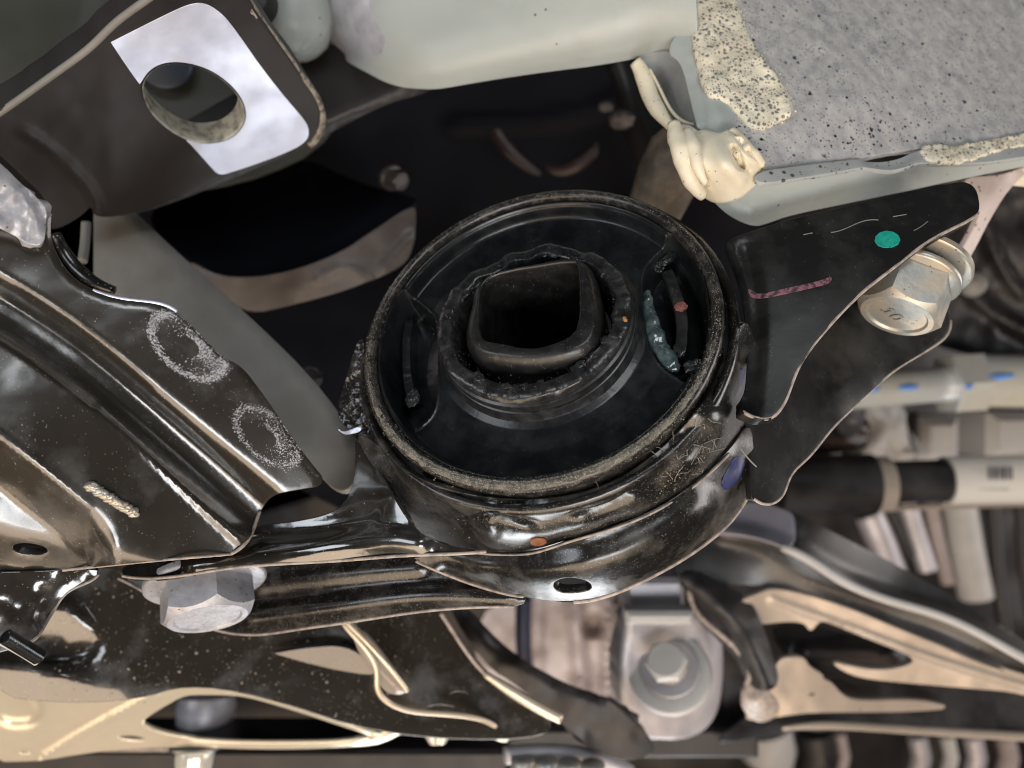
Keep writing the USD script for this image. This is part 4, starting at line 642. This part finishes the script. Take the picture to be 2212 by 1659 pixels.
T.part('lower_edge', tube([lbs.at(u, v, .0) for u, v in [(561, 1105), (549, 1140), (530, 1174), (500, 1196)]], .0004, 8), M['edge'], True)
T.part('edge_highlight', tube([lbs.at(u, v, -.2) for u, v in [(200, 627), (250, 643), (300, 650), (340, 655), (382, 673)]], .0004, 8), M['silver'], True, label='bright highlight painted along the edge')  # pale tube painted in for the highlight on this edge
w_ = [(193, 1048), (215, 1062), (240, 1078), (262, 1092), (290, 1108)]
wm = []
for j, t_ in enumerate(np.linspace(0, 1, 24)):
    u, v = np.interp(t_, np.linspace(0, 1, 5), [a[0] for a in w_]), np.interp(t_, np.linspace(0, 1, 5), [a[1] for a in w_])
    vv, ff = blob(0, (.0012, .0009, .0008), j, .45, 2); wm.append(trimesh.Trimesh(vv + lbs.at(u + 1.5 * math.sin(j * 2.1), v + 2 * math.cos(j * 3.3), .1), ff))
T.part('weld_bead', cat(*wm), M['zinc'], True)
gk = np.random.default_rng(21); pts, sz = [], []
def ring_chalk(cx, cy, L, S, deg, n, w, arc=None):
    c, s = np.cos(np.radians(deg)), np.sin(np.radians(deg))
    for k in range(n):
        if gk.random() < .62: t = gk.uniform(0, 2 * np.pi); r = 1 + gk.normal(0, w)
        else: t = gk.normal(-.9, .8); r = gk.uniform(.3, 1.05)
        a_, b_ = L * r * np.cos(t), S * r * np.sin(t); u, v = cx + a_ * c - b_ * s, cy + a_ * s + b_ * c
        if lbs.G.contains(Point(u, v)): pts.append(lbs.at(np.array(u), np.array(v), .02)); sz.append(min(.22, gk.gamma(1.8, .035) + .02))
ring_chalk(407, 748, 92, 54, 38, 5600, .075); c1 = (np.array(pts), list(sz)); pts, sz = [], []
ring_chalk(577, 943, 82, 44, 42, 2400, .075); c2 = (np.array(pts), list(sz)); pts, sz = [], []
T.part('chalk_ring', grains(c1[0], c1[1], 4), M['chalk'], False, label='dense chalk ring, the upper one', kind='stuff')
T.part('chalk_ring', grains(c2[0], c2[1], 5), M['chalk'], False, label='sparse chalk ring near the end of the bracket', kind='stuff')
uv = np.stack([gk.uniform(0, 690, 2600), gk.uniform(640, 1220, 2600)], 1); uv = uv[shapely.contains_xy(lbs.G.buffer(-6), uv[:, 0], uv[:, 1])]
uv = uv[:900]; T.part('dust_specks', grains(lbs.at(uv[:, 0], uv[:, 1]), np.clip(gk.gamma(1.6, .022, len(uv)), .015, .12), 6), M['chalk'], False, kind='stuff')
T.done()
T = Thing('bracket_tab', 'silvery worn tab at the far left edge above the grooved bracket', 'tab')
tb = sheet([(-40, 330), (0, 352), (40, 392), (80, 428), (98, 455), (100, 490), (90, 530), (60, 525), (20, 500), (-40, 470)], lambda u, v: lbs.dep(u, v) - 3.0, [bumpy(30, 1.0, 5), roll([(0, 352), (80, 428), (100, 490)], 16, 1)], step=9, thick=2)
T.part('plate', tb.mesh, M['flangebolt'], 60); T.done()
# ---------------------------------------------------------------- lower left plates
T = Thing('lower_plate', 'broad flecked black plate behind the grey flanged bolt', 'plate')
lp = sheet([(-40, 1225), (300, 1225), (560, 1300), (900, 1290), (960, 1330), (1050, 1462), (1205, 1556), (1160, 1600), (830, 1590), (560, 1500), (400, 1478), (300, 1510), (150, 1520), (-40, 1500)], [(-40, 1225, 226), (-40, 1500, 218), (560, 1300, 234), (960, 1330, 244), (1180, 1580, 236), (400, 1480, 224), (800, 1560, 232)], [tilt([(60, 1320), (130, 1296), (195, 1352), (208, 1395), (180, 1420), (60, 1440)], 16, 0, .07), tilt([(-60, 1440), (60, 1440), (180, 1478), (300, 1510), (-60, 1560)], 30, 0, .07), bumpy(130, .8, 6), bumpy(36, .15, 3)], holes=[[(968, 1498), (990, 1492), (1012, 1496), (1014, 1502), (992, 1505), (970, 1503)], [(918, 1527), (950, 1520), (982, 1526), (984, 1532), (950, 1537), (920, 1533)]], step=14, thick=2)
T.part('sheet', lp.mesh, M['fleck'], 60)
T.part('reflection_fold', sheet([(594, 1412, 1), (660, 1401), (748, 1395), (806, 1436), (814, 1460), (735, 1449), (660, 1431)], lambda u, v: lp.dep(u, v) - 5.0 + .075 * (v - 1398), [bumpy(60, .4, 4)], step=8, thick=1.5).mesh, M['pressed'], 60)  # sloped piece added to mirror the warm floor light
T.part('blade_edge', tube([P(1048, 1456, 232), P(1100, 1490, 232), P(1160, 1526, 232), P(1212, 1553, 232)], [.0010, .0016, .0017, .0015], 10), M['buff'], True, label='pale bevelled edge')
T.part('thin_edge', tube([P(952, 1325, 228), P(985, 1375, 229), P(1020, 1425, 230), P(1048, 1456, 231)], .0006, 8), M['edge'], True)
uv = np.stack([gk.uniform(100, 900, 900), gk.uniform(1230, 1560, 900)], 1); uv = uv[shapely.contains_xy(lp.G.buffer(-6), uv[:, 0], uv[:, 1])]
T.part('flecks', grains(lp.at(uv[:, 0], uv[:, 1]), np.clip(gk.gamma(1.6, .10, len(uv)), .05, .55), 6), M['grit'], False, kind='stuff')
T.done()
T = Thing('edge_plate', 'flecked black plate with thin curved edge at the lower left margin', 'plate')
ep = sheet([(-40, 1238), (80, 1236), (212, 1230), (213, 1240), (200, 1252), (165, 1268), (140, 1284), (120, 1312), (100, 1345), (76, 1380), (40, 1396), (-40, 1420)], [(-40, 1238, 160), (212, 1232, 168), (-40, 1420, 158), (100, 1340, 163)], [roll([(110, 1330), (140, 1284), (165, 1268), (212, 1240)], 60, 4), bumpy(40, .6, 3)], step=10, thick=1.5)
T.part('sheet', ep.mesh, M['fleck'], 60)
T.part('edge', tube([ep.at(u, v, -.1) for u, v in [(213, 1240), (200, 1252), (165, 1268), (140, 1284), (120, 1312), (100, 1345), (76, 1380), (40, 1396), (-40, 1420)]], .00035, 8), M['edge'], True)
T.done()
T = Thing('threaded_stud', 'short black threaded stud at the lower left margin', 'stud')
s0, s1 = P(12, 1374, 152), P(86, 1420, 158); ax = s1 - s0; ln = np.linalg.norm(ax) * 1000
T.part('thread', lathe([(.01, 0)] + [(1.35 + .2 * (k % 2), ln * k / 40) for k in range(41)] + [(.01, ln + .1)], s0, frame(ax), 24), M['black'], 30)
T.part('bare_side', tube([P(-20, 1374, 153.5), P(40, 1405, 156), P(80, 1430, 158.5)], .0008, 10), M['cast'], True)
T.done()
T = Thing('buff_frame', 'pale frame with buff reflection colour and triangular opening along the bottom left', 'frame')
fr = sheet([(-40, 1455), (0, 1466), (50, 1478), (110, 1500), (200, 1512), (300, 1506), (345, 1488), (403, 1461, 1), (470, 1478), (560, 1502), (700, 1545), (812, 1590), (835, 1578), (870, 1566), (930, 1576), (1000, 1566), (1052, 1562), (1072, 1578), (1100, 1592), (1096, 1604), (1080, 1602), (1040, 1584), (930, 1592), (870, 1582), (838, 1600), (800, 1612), (600, 1620), (420, 1614), (300, 1614), (160, 1630), (90, 1644), (-40, 1646)],
    [(-40, 1455, 226), (-40, 1646, 250), (400, 1462, 236), (400, 1610, 256), (810, 1592, 256), (1096, 1600, 262), (200, 1560, 243)], [ridge([(85, 1640), (160, 1592), (280, 1526), (404, 1462)], 8, 2.0), ridge([(404, 1462), (560, 1502), (812, 1590)], 9, 1.6), ridge([(420, 1606), (600, 1612), (800, 1606), (870, 1573), (930, 1582), (1050, 1572)], 12, 1.4), emboss([(0, 1490), (40, 1500), (80, 1545), (20, 1550), (0, 1530)], 30, -3), bumpy(110, .4, 4)],
    holes=[[(303, 1562), (318, 1548), (350, 1528), (393, 1503), (430, 1500), (520, 1502), (600, 1524), (720, 1562), (805, 1590), (790, 1600), (600, 1603), (430, 1600), (360, 1588), (320, 1575)], [(174, 1505), (195, 1501), (222, 1508), (224, 1514), (200, 1516), (178, 1511)], [(250, 1590), (285, 1588), (318, 1595), (312, 1602), (285, 1602), (256, 1597)], [(36, 1624), (55, 1622), (74, 1627), (60, 1630), (40, 1629)]], step=9, thick=1.6, bevel=.5)
T.part('sheet', fr.mesh, M['buff'], 60); T.done()  # frame coloured buff in place of its floor reflections
T = Thing('curved_bracket', 'tan bracket with rolled S shaped edge right of the flecked plate', 'bracket')
cb = sheet([(776, 1412), (764, 1380), (742, 1342), (760, 1343), (800, 1384), (836, 1430), (878, 1490), (872, 1500), (842, 1500), (822, 1482), (812, 1458), (795, 1440)], [(596, 1413, 222), (742, 1342, 216), (878, 1490, 224), (790, 1450, 220), (690, 1440, 222)], [ridge([(752, 1346), (800, 1430), (860, 1490)], 16, 1.5)], step=6, thick=1.5)
T.part('sheet', cb.mesh, M['tan'], 60)
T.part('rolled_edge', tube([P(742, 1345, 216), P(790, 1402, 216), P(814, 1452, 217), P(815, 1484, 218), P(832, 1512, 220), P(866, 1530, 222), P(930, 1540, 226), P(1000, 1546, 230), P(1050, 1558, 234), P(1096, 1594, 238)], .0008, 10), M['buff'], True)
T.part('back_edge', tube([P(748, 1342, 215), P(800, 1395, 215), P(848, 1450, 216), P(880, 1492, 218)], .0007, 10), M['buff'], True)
T.done()
# ---------------------------------------------------------------- far side, lower middle and right (out of focus)
T = Thing('dark_rail', 'brown black rail along the very bottom below the buff frame', 'rail')
T.part('beam', boxuv(-80, 1622, 1100, 1720, 300, 30), M['plastic'], 30)
T.part('strip', boxuv(520, 1570, 830, 1582, 330, 6), M['pink'], 30)
T.part('strip', boxuv(150, 1612, 420, 1626, 290, 5), M['edge'], 30)
T.part('bush', lathe([(10, 22), (12, 0), (11, -4), (6, -6), (.01, -6)], P(446, 1525, 330), frame((0, -.2, -1)), 32), M['lilac'], 40)
T.part('shade', boxuv(260, 1480, 1050, 1640, 350, 4), M['plastic'], 30)
T.done()
for nm, lbl, (u, v, d), s_ in (('retaining_clip', 'shiny plated clip hanging below the buff frame, bottom left', (423, 1612, 262), 1.0), ('retaining_clip', 'small plated clip under the curved rolled edge', (945, 1556, 244), .62)):
    T = Thing(nm, lbl, 'clip', None); R = frame((0, -.25, -1.0)); o = P(u, v, d)
    T.part('cap', lathe([(.01, 0), (8 * s_, 0), (8.4 * s_, .6), (6.5 * s_, 1.6), (6 * s_, 2)], o, R, 40), M['zinc'], 40)
    T.part('barrel', lathe([(6 * s_, 1.6), (6.2 * s_, 3), (5.6 * s_, 8 * s_), (3.6 * s_, 11 * s_), (.01, 11 * s_)], o, R, 40, lambda a, k: (.5 * s_ * np.sign(np.sin(4 * a)), 0)), M['rod'], 40)
    T.done()
T = Thing('bottom_clamp', 'shiny clamp with row of lugs at the bottom centre edge', 'clamp')
T.part('band', tube([P(1090, 1632, 270), P(1150, 1626, 272), P(1230, 1628, 274), P(1310, 1645, 276), P(1360, 1672, 276)], .003, 12), M['lilac'], True)
for k in range(4): T.part('lug', tube([P(1130 + 50 * k, 1640 + 3 * k, 266), P(1130 + 50 * k, 1668, 266)], .0042, 16), M['zinc'], True)
T.done()
T = Thing('hanger_strap', 'dark strap sweeping from behind the arm down to the mount', 'strap')
T.part('strip', sheet([(960, 1300), (1010, 1310), (1062, 1370), (1120, 1420), (1180, 1455), (1240, 1485), (1300, 1500), (1370, 1560), (1430, 1625), (1330, 1650), (1225, 1575), (1120, 1480), (1050, 1440)], [(960, 1300, 262), (1062, 1370, 262), (1350, 1580, 268), (1225, 1565, 266), (1050, 1440, 262)], [roll([(1010, 1310), (1120, 1420), (1300, 1500)], 30, 3), bumpy(60, 1.5, 3)], step=12, thick=4).mesh, M['plastic'], 60)
T.part('knuckle', trimesh.Trimesh(blob(0, (.012, .008, .008), 4, .35)[0] + P(1300, 1560, 276), blob(0, 1, 4, .35)[1]), M['plastic'], True)
T.part('lower_bar', boxuv(1090, 1575, 1640, 1640, 320, 20), M['plastic'], 30)
T.done()
T = Thing('gearbox_housing', 'pinkish ribbed metal housing behind the mount, bottom centre', 'housing')
T.part('shell', sheet([(1030, 1280), (1370, 1270), (1370, 1570), (1300, 1600), (1030, 1500)], [(1030, 1280, 420), (1370, 1270, 420), (1370, 1570, 430), (1030, 1500, 430)], [ridge([(1160, 1280), (1160, 1520)], 20, 6), ridge([(1240, 1300), (1250, 1400), (1255, 1560)], 26, 9), ridge([(1312, 1280), (1312, 1560)], 18, 9), emboss([(1265, 1330), (1300, 1330), (1300, 1365), (1265, 1365)], 14, -7), bumpy(50, 4, 5)], step=12, thick=6).mesh, M['pink'], 60)
T.part('pipe', tube([P(1132, 1290, 395), P(1130, 1350, 395), P(1134, 1440, 395)], .004, 14), mat('navy_pipe', (.02, .022, .05), rough=.4), True)
T.part('rib', tube([P(1338, 1300, 398), P(1334, 1360, 398), P(1345, 1415, 398)], [.003, .003, .0045], 12), M['edge'], True)
T.done()
T = Thing('engine_mount', 'satin metal mount block with bright top lip, bottom centre', 'mount')
mt_ = sheet([(1352, 1345), (1400, 1340), (1495, 1335), (1536, 1345), (1558, 1375), (1562, 1430), (1558, 1500), (1545, 1550), (1515, 1585), (1470, 1592), (1395, 1592), (1350, 1570)], [(1352, 1345, 292), (1558, 1375, 298), (1545, 1560, 304), (1352, 1570, 296)], [roll([(1536, 1345), (1560, 1390), (1562, 1480), (1540, 1560), (1500, 1590)], 26, 4), bumpy(50, .8, 3)], step=11, thick=14, bevel=2)
T.part('block', mt_.mesh, M['lilac'], 60)
T.part('top_lip', boxuv(1352, 1322, 1500, 1352, 286, 10, 2), M['cast'], 40)
T.part('shelf', boxuv(1350, 1250, 1480, 1324, 300, 20, 2), M['lilac'], 40)
T.part('washer_ring', lathe([(7, .4), (12.6, .6), (14.6, .2), (15.2, -.8), (15.2, -2)], P(1447, 1452, 291), frame(facing(1447, 1452, .94, -.2, -.6)), 60), M['cast'], 40)
T.part('dark_seat', lathe([(6, 1.0), (10.4, 1.2), (10.8, .8), (10.8, 0)], P(1447, 1445, 289.6), frame(facing(1447, 1452, .94, -.2, -.6)), 60), M['lilac'], 40)
T.done()
Tb = bolt('mount_bolt', 'blurred pale hexagon bolt in the centre of the mount block', 'bolt', (1437, 1424), 280, facing(1437, 1424, .92, -.2, -.7), 13, 4, M['cast'], None, 12, None, dish=0)
Tb.done()
T = Thing('rubber_hose', 'black curved hose bracket right of the mount block', 'hose')
T.part('sleeve', sheet([(1462, 1238), (1500, 1228), (1560, 1262), (1618, 1290), (1648, 1350), (1670, 1420), (1684, 1465), (1672, 1490), (1640, 1492), (1612, 1475), (1590, 1420), (1540, 1372), (1500, 1332), (1490, 1280)], [(1462, 1238, 300), (1560, 1262, 296), (1684, 1465, 290), (1612, 1475, 292), (1520, 1340, 296)], [ridge([(1480, 1250), (1560, 1310), (1620, 1390), (1650, 1480)], 60, 10), bumpy(40, 1.2, 5)], step=10, thick=8).mesh, M['plastic'], 60)
T.part('edge', tube([P(1490, 1250, 292), P(1520, 1340, 290), P(1590, 1400, 288), P(1618, 1450, 286), P(1612, 1480, 286)], .001, 10), M['edge'], True)  # pale tube stands in for the light along the hose edge
T.part('pale_end', sheet([(1628, 1474), (1648, 1484), (1668, 1510), (1682, 1528), (1676, 1548), (1650, 1562), (1628, 1556), (1606, 1530), (1604, 1506), (1612, 1486)], [(1628, 1474, 286), (1682, 1530, 290), (1606, 1530, 290), (1640, 1560, 294), (1645, 1520, 284)], [bumpy(24, .8, 4)], step=7, thick=4, bevel=1.5).mesh, M['edge'], 60)
T.part('pocket', boxuv(1555, 1390, 1640, 1600, 330, 20), M['plastic'], 30)
T.done()
T = Thing('cross_beam', 'long sloping black beam with painted ridge highlight and flange in tan reflection colour at right', 'beam')
cbm = sheet([(1440, 1230), (1520, 1150), (1600, 1082), (1660, 1088), (1720, 1110), (1800, 1150), (1950, 1228), (2100, 1312), (2270, 1420), (2270, 1490), (2100, 1420), (1960, 1362), (1830, 1306), (1700, 1272), (1620, 1262), (1520, 1262)], [(1440, 1230, 300), (1600, 1090, 310), (1950, 1230, 306), (2270, 1430, 300), (2100, 1410, 292), (1700, 1268, 296), (1720, 1180, 290)], [ridge([(1560, 1148), (1640, 1162), (1710, 1190), (1808, 1249), (1930, 1300), (2041, 1334), (2140, 1382), (2270, 1450)], 34, 5), bumpy(90, .4, 4)], step=12, thick=3)
T.part('pressing', cbm.mesh, mat('satin_black_paint', (.028, .026, .026), (.05, .048, .048), 50, .45, .7, .36, .48, spec=.8, dots=[(300, .14, .1, (.2, .19, .18))], bump=(150, .04)), 60)
T.part('silver_sleeve', sheet([(1500, 1165), (1560, 1118), (1604, 1086), (1650, 1086), (1700, 1104), (1716, 1112), (1716, 1190), (1640, 1160), (1560, 1150)], lambda u, v: cbm.dep(u, v) - 1.2, [bumpy(60, .3, 3)], step=10, thick=1).mesh, mat('silver_sleeve_foil', lin(196, 192, 204), lin(166, 162, 174), 40, .42, .7, .32, .42, metal=.3), 60)
T.part('ridge_highlight', tube([cbm.at(u, v, .4) for u, v in [(1690, 1182), (1710, 1190), (1808, 1249), (1930, 1300), (2041, 1334), (2140, 1382), (2270, 1450)]], .0016, 10), M['cast'], True)  # pale tube painted in for the highlight along the ridge
ft = sheet([(1600, 1298), (1640, 1284), (1676, 1270), (1808, 1304), (1975, 1374), (2120, 1430), (2270, 1476), (2270, 1530), (2212, 1496), (2090, 1486), (1960, 1475), (1870, 1466), (1826, 1452), (1796, 1430), (1826, 1438), (1890, 1450), (1950, 1444), (1988, 1424), (1860, 1374), (1790, 1344), (1768, 1342), (1752, 1366), (1738, 1344), (1694, 1342), (1640, 1350), (1580, 1330)], [(1600, 1300, 292), (1676, 1270, 292), (2270, 1500, 292), (1850, 1460, 300), (1684, 1380, 298)], [ridge([(1668, 1296), (1820, 1350), (1975, 1409), (2100, 1450), (2270, 1500)], 9, 1.6), bumpy(60, .4, 3)], step=8, thick=2)
T.part('flange', ft.mesh, M['tan'], 60)  # tan colour stands in for the floor reflected in black paint
T.part('recess', sheet([(1670, 1330), (2000, 1410), (1960, 1470), (1780, 1450), (1680, 1410)], [(1670, 1330, 318), (2000, 1410, 318), (1780, 1450, 312), (1960, 1470, 312)], [ridge([(1740, 1410), (1850, 1400), (1930, 1410)], 30, 5)], step=14, thick=2).mesh, M['brown'], 60)
T.done()
T = Thing('lower_bar', 'black bar with pale lower edge along the lower right margin', 'bar')
T.part('bar', sheet([(1540, 1600), (1600, 1560), (1680, 1500), (1780, 1470), (1950, 1480), (2270, 1500), (2270, 1600), (1950, 1584), (1760, 1572), (1680, 1578), (1600, 1600)], [(1540, 1600, 312), (1680, 1500, 318), (2270, 1500, 322), (2270, 1600, 318), (1760, 1572, 312)], [bumpy(70, 1.5, 4)], step=14, thick=6).mesh, M['plastic'], 60)
T.part('lower_edge', tube([P(1690, 1574, 310), P(1760, 1567, 311), P(1900, 1572, 313), P(2060, 1582, 315), P(2260, 1594, 317)], [.0008, .0016, .0017, .0018, .0019], 12), M['tan'], True)
T.part('stay', sheet([(1600, 1560), (1640, 1520), (1681, 1432), (1690, 1422), (1735, 1419), (1748, 1442), (1778, 1459), (1778, 1470), (1795, 1474), (1821, 1506), (1858, 1516), (1975, 1512), (2048, 1526), (2041, 1532), (1941, 1538), (1758, 1538), (1700, 1545)], [(1600, 1560, 304), (1690, 1422, 300), (2048, 1526, 310), (1758, 1536, 304)], [bumpy(60, .5, 5)], holes=[[(1742, 1498), (1760, 1496), (1766, 1502), (1750, 1506)]], step=9, thick=2).mesh, M['tan'], 60, label='tan notched stay')
T.done()
T = Thing('tie_rod', 'plated tie rod with lock nut and blue paint dashes at right', 'tie rod')
def seg(u0, u1, v0, v1, d, r0, r1=None): return tube([P(u0, v0, d), P((u0 + u1) / 2, (v0 + v1) / 2, d), P(u1, v1, d)], [r0, ((r0 + (r1 or r0)) / 2), r1 or r0], 28, True, 0)
kk = K * 380 / 1000
T.part('rod', seg(1790, 2080, 850, 826, 380, 38 * kk), M['rod'], 50)
T.part('shoulder', seg(2010, 2075, 832, 826, 380, 34 * kk, 40 * kk), M['rod'], 50)
T.part('nut', placed(m3.Manifold.extrude(m3.CrossSection([[(15.4 * np.cos(k * np.pi / 3), 15.4 * np.sin(k * np.pi / 3)) for k in range(6)]]), 15), P(2042, 829, 380), frame((1, 0, .06))), M['rod'], 25)
T.part('sleeve', seg(2100, 2800, 822, 838, 380, 57 * kk), M['rod'], 50)
for u0, u1, v, r in ((1868, 1898, 842, 38), (1942, 1982, 838, 38), (2126, 2190, 815, 57), (2085, 2100, 836, 66)):
    T.part('blue_dash', tube([P(u0, v, 380 - r * .2245 - .2), P((u0 + u1) / 2, v - 1, 380 - r * .2245 - .4), P(u1, v - 3, 380 - r * .2245 - .2)], [.0008, .0016, .0008], 10), M['blue'], True)
T.done()
T = Thing('damper_tube', 'black ended tube with white label and small barcode at right edge', 'damper')
T.part('boot', seg(1680, 1880, 1046, 1046, 400, 62 * K * .4, 66 * K * .4), M['plastic'], 40)
T.part('clamp', seg(1880, 1915, 1046, 1045, 400, 60 * K * .4), M['tan'], 40)
T.part('neck', seg(1915, 2045, 1042, 1038, 400, 46 * K * .4), M['plastic'], 40)
T.part('label_tube', seg(2040, 2800, 1038, 1022, 400, 52 * K * .4), M['white'], 40)
T.part('lower_rod', seg(1790, 2800, 1102, 1066, 404, 7 * K * .4), M['tan'], 40)
ds = 400 - 52 * K * 400 - .6
for k, w in enumerate((3, 2, 4, 2, 3, 5, 2, 3, 4)):
    T.part('barcode_bar', boxuv(2136 + 6 * k, 1008, 2136 + 6 * k + w, 1036, ds + .3, .4, .05), M['ink'], False)
T.part('print_line', boxuv(2114, 1052, 2180, 1058, ds + 1.0, .4, .1), M['ink'], False)
T.done()
T = Thing('connector', 'dark brown connector between the black bracket and the pale block', 'connector')
T.part('housing', trimesh.Trimesh(blob(0, (.026, .014, .012), 6, .3)[0] + P(1775, 935, 420), blob(0, 1, 6, .3)[1]), mat('dark_brown_plastic', (.05, .026, .016), (.03, .02, .016), 60, rough=.35), True)
T.part('plug', lathe([(.01, 2), (9, 1.5), (11, -2), (11, -14)], P(1835, 905, 405), frame((.3, -.8, -.2)), 32), M['plastic'], 40)
T.part('pin', lathe([(.01, 1.5), (2, 1), (2.4, -1)], P(1842, 908, 398), frame((.3, -.8, -.2)), 20), M['strap'], True)
T.done()
T = Thing('pale_block', 'blurred pale casting behind the tie rod at right', 'casting')
T.part('body', sheet([(1838, 880), (1930, 870), (1955, 900), (1962, 990), (1950, 1020), (1880, 1012), (1850, 990), (1862, 930)], [(1838, 880, 470), (1955, 900, 470), (1950, 1020, 475), (1850, 990, 465)], [bumpy(40, 6, 3)], step=10, thick=30, bevel=6).mesh, M['cast'], 60)
T.part('slab', boxuv(1990, 900, 2080, 1000, 500, 40, 6), M['cast'], 30)
T.part('slab', boxuv(2140, 890, 2290, 990, 520, 40, 6), M['cast'], 30)
T.part('rib', boxuv(1966, 890, 1988, 1010, 490, 20, 3), M['brown'], 30)
T.done()
T = Thing('engine_bay', 'dim brown engine bay behind everything at lower right', 'engine bay')
T.part('rear_panel', sheet([(1000, -200), (3100, -200), (3100, 2300), (-700, 2300), (-700, 1200), (1000, 1150)], [(1000, -200, 760), (3100, -200, 780), (3100, 2300, 800), (-700, 2300, 780), (1000, 1150, 760)], [bumpy(150, 16, 3)], step=40, thick=5).mesh, M['brown'], 60)
for (u0, v0, u1, v1, m_) in [(1865, 1110, 1925, 1240, 'lilac'), (1925, 1100, 1945, 1200, 'plastic'), (1950, 1080, 1990, 1230, 'lilac'), (2040, 1060, 2110, 1290, 'cast'), (2000, 1060, 2030, 1260, 'pink'), (2130, 1080, 2160, 1420, 'plastic'), (2190, 1090, 2205, 1380, 'brown'), (1600, 1575, 1708, 1650, 'cast'), (1720, 1580, 1800, 1680, 'plastic'), (1800, 1585, 1826, 1680, 'pink'), (1960, 1590, 2000, 1680, 'lilac'), (2030, 1590, 2060, 1680, 'cast'), (2080, 1590, 2120, 1680, 'lilac'), (2150, 1590, 2190, 1680, 'pink')]:
    t0 = .0 if v0 > 1500 else (u0 - 1850) * .06
    T.part('strut', tube([P(u0 + t0 + (u1 - u0) / 2 - 20 * (v0 < 1500), v0, 600), P((u0 + u1) / 2 + 10, (v0 + v1) / 2, 600), P(u0 + (u1 - u0) / 2 + 34 * (v0 < 1500), v1, 600)], (u1 - u0) / 2 * K * .6, 16, True, 0), M[m_], 50)
T.done()
T = Thing('wheel_arch', 'dark shadowed panel with one blurred bolt head, right edge', 'panel')
wa = sheet([(2030, 330), (2300, 310), (2700, 280), (2700, 810), (2300, 790), (2030, 760), (1980, 700)], [(2030, 330, 380), (2300, 330, 370), (2300, 790, 380), (2030, 760, 400)], [ridge([(2040, 560), (2120, 660), (2220, 720), (2300, 740)], 26, 6), ridge([(2120, 470), (2150, 560), (2212, 640)], 20, 4), bumpy(60, 5, 3)], step=14, thick=3)
T.part('sheet', wa.mesh, M['plastic'], 60)
T.part('bolt_head', lathe([(.01, 3), (4, 2.6), (5.6, 1), (6, -3)], P(2104, 612, 362), frame((-.3, -1, 0)), 32), M['strap'], True)
T.done()
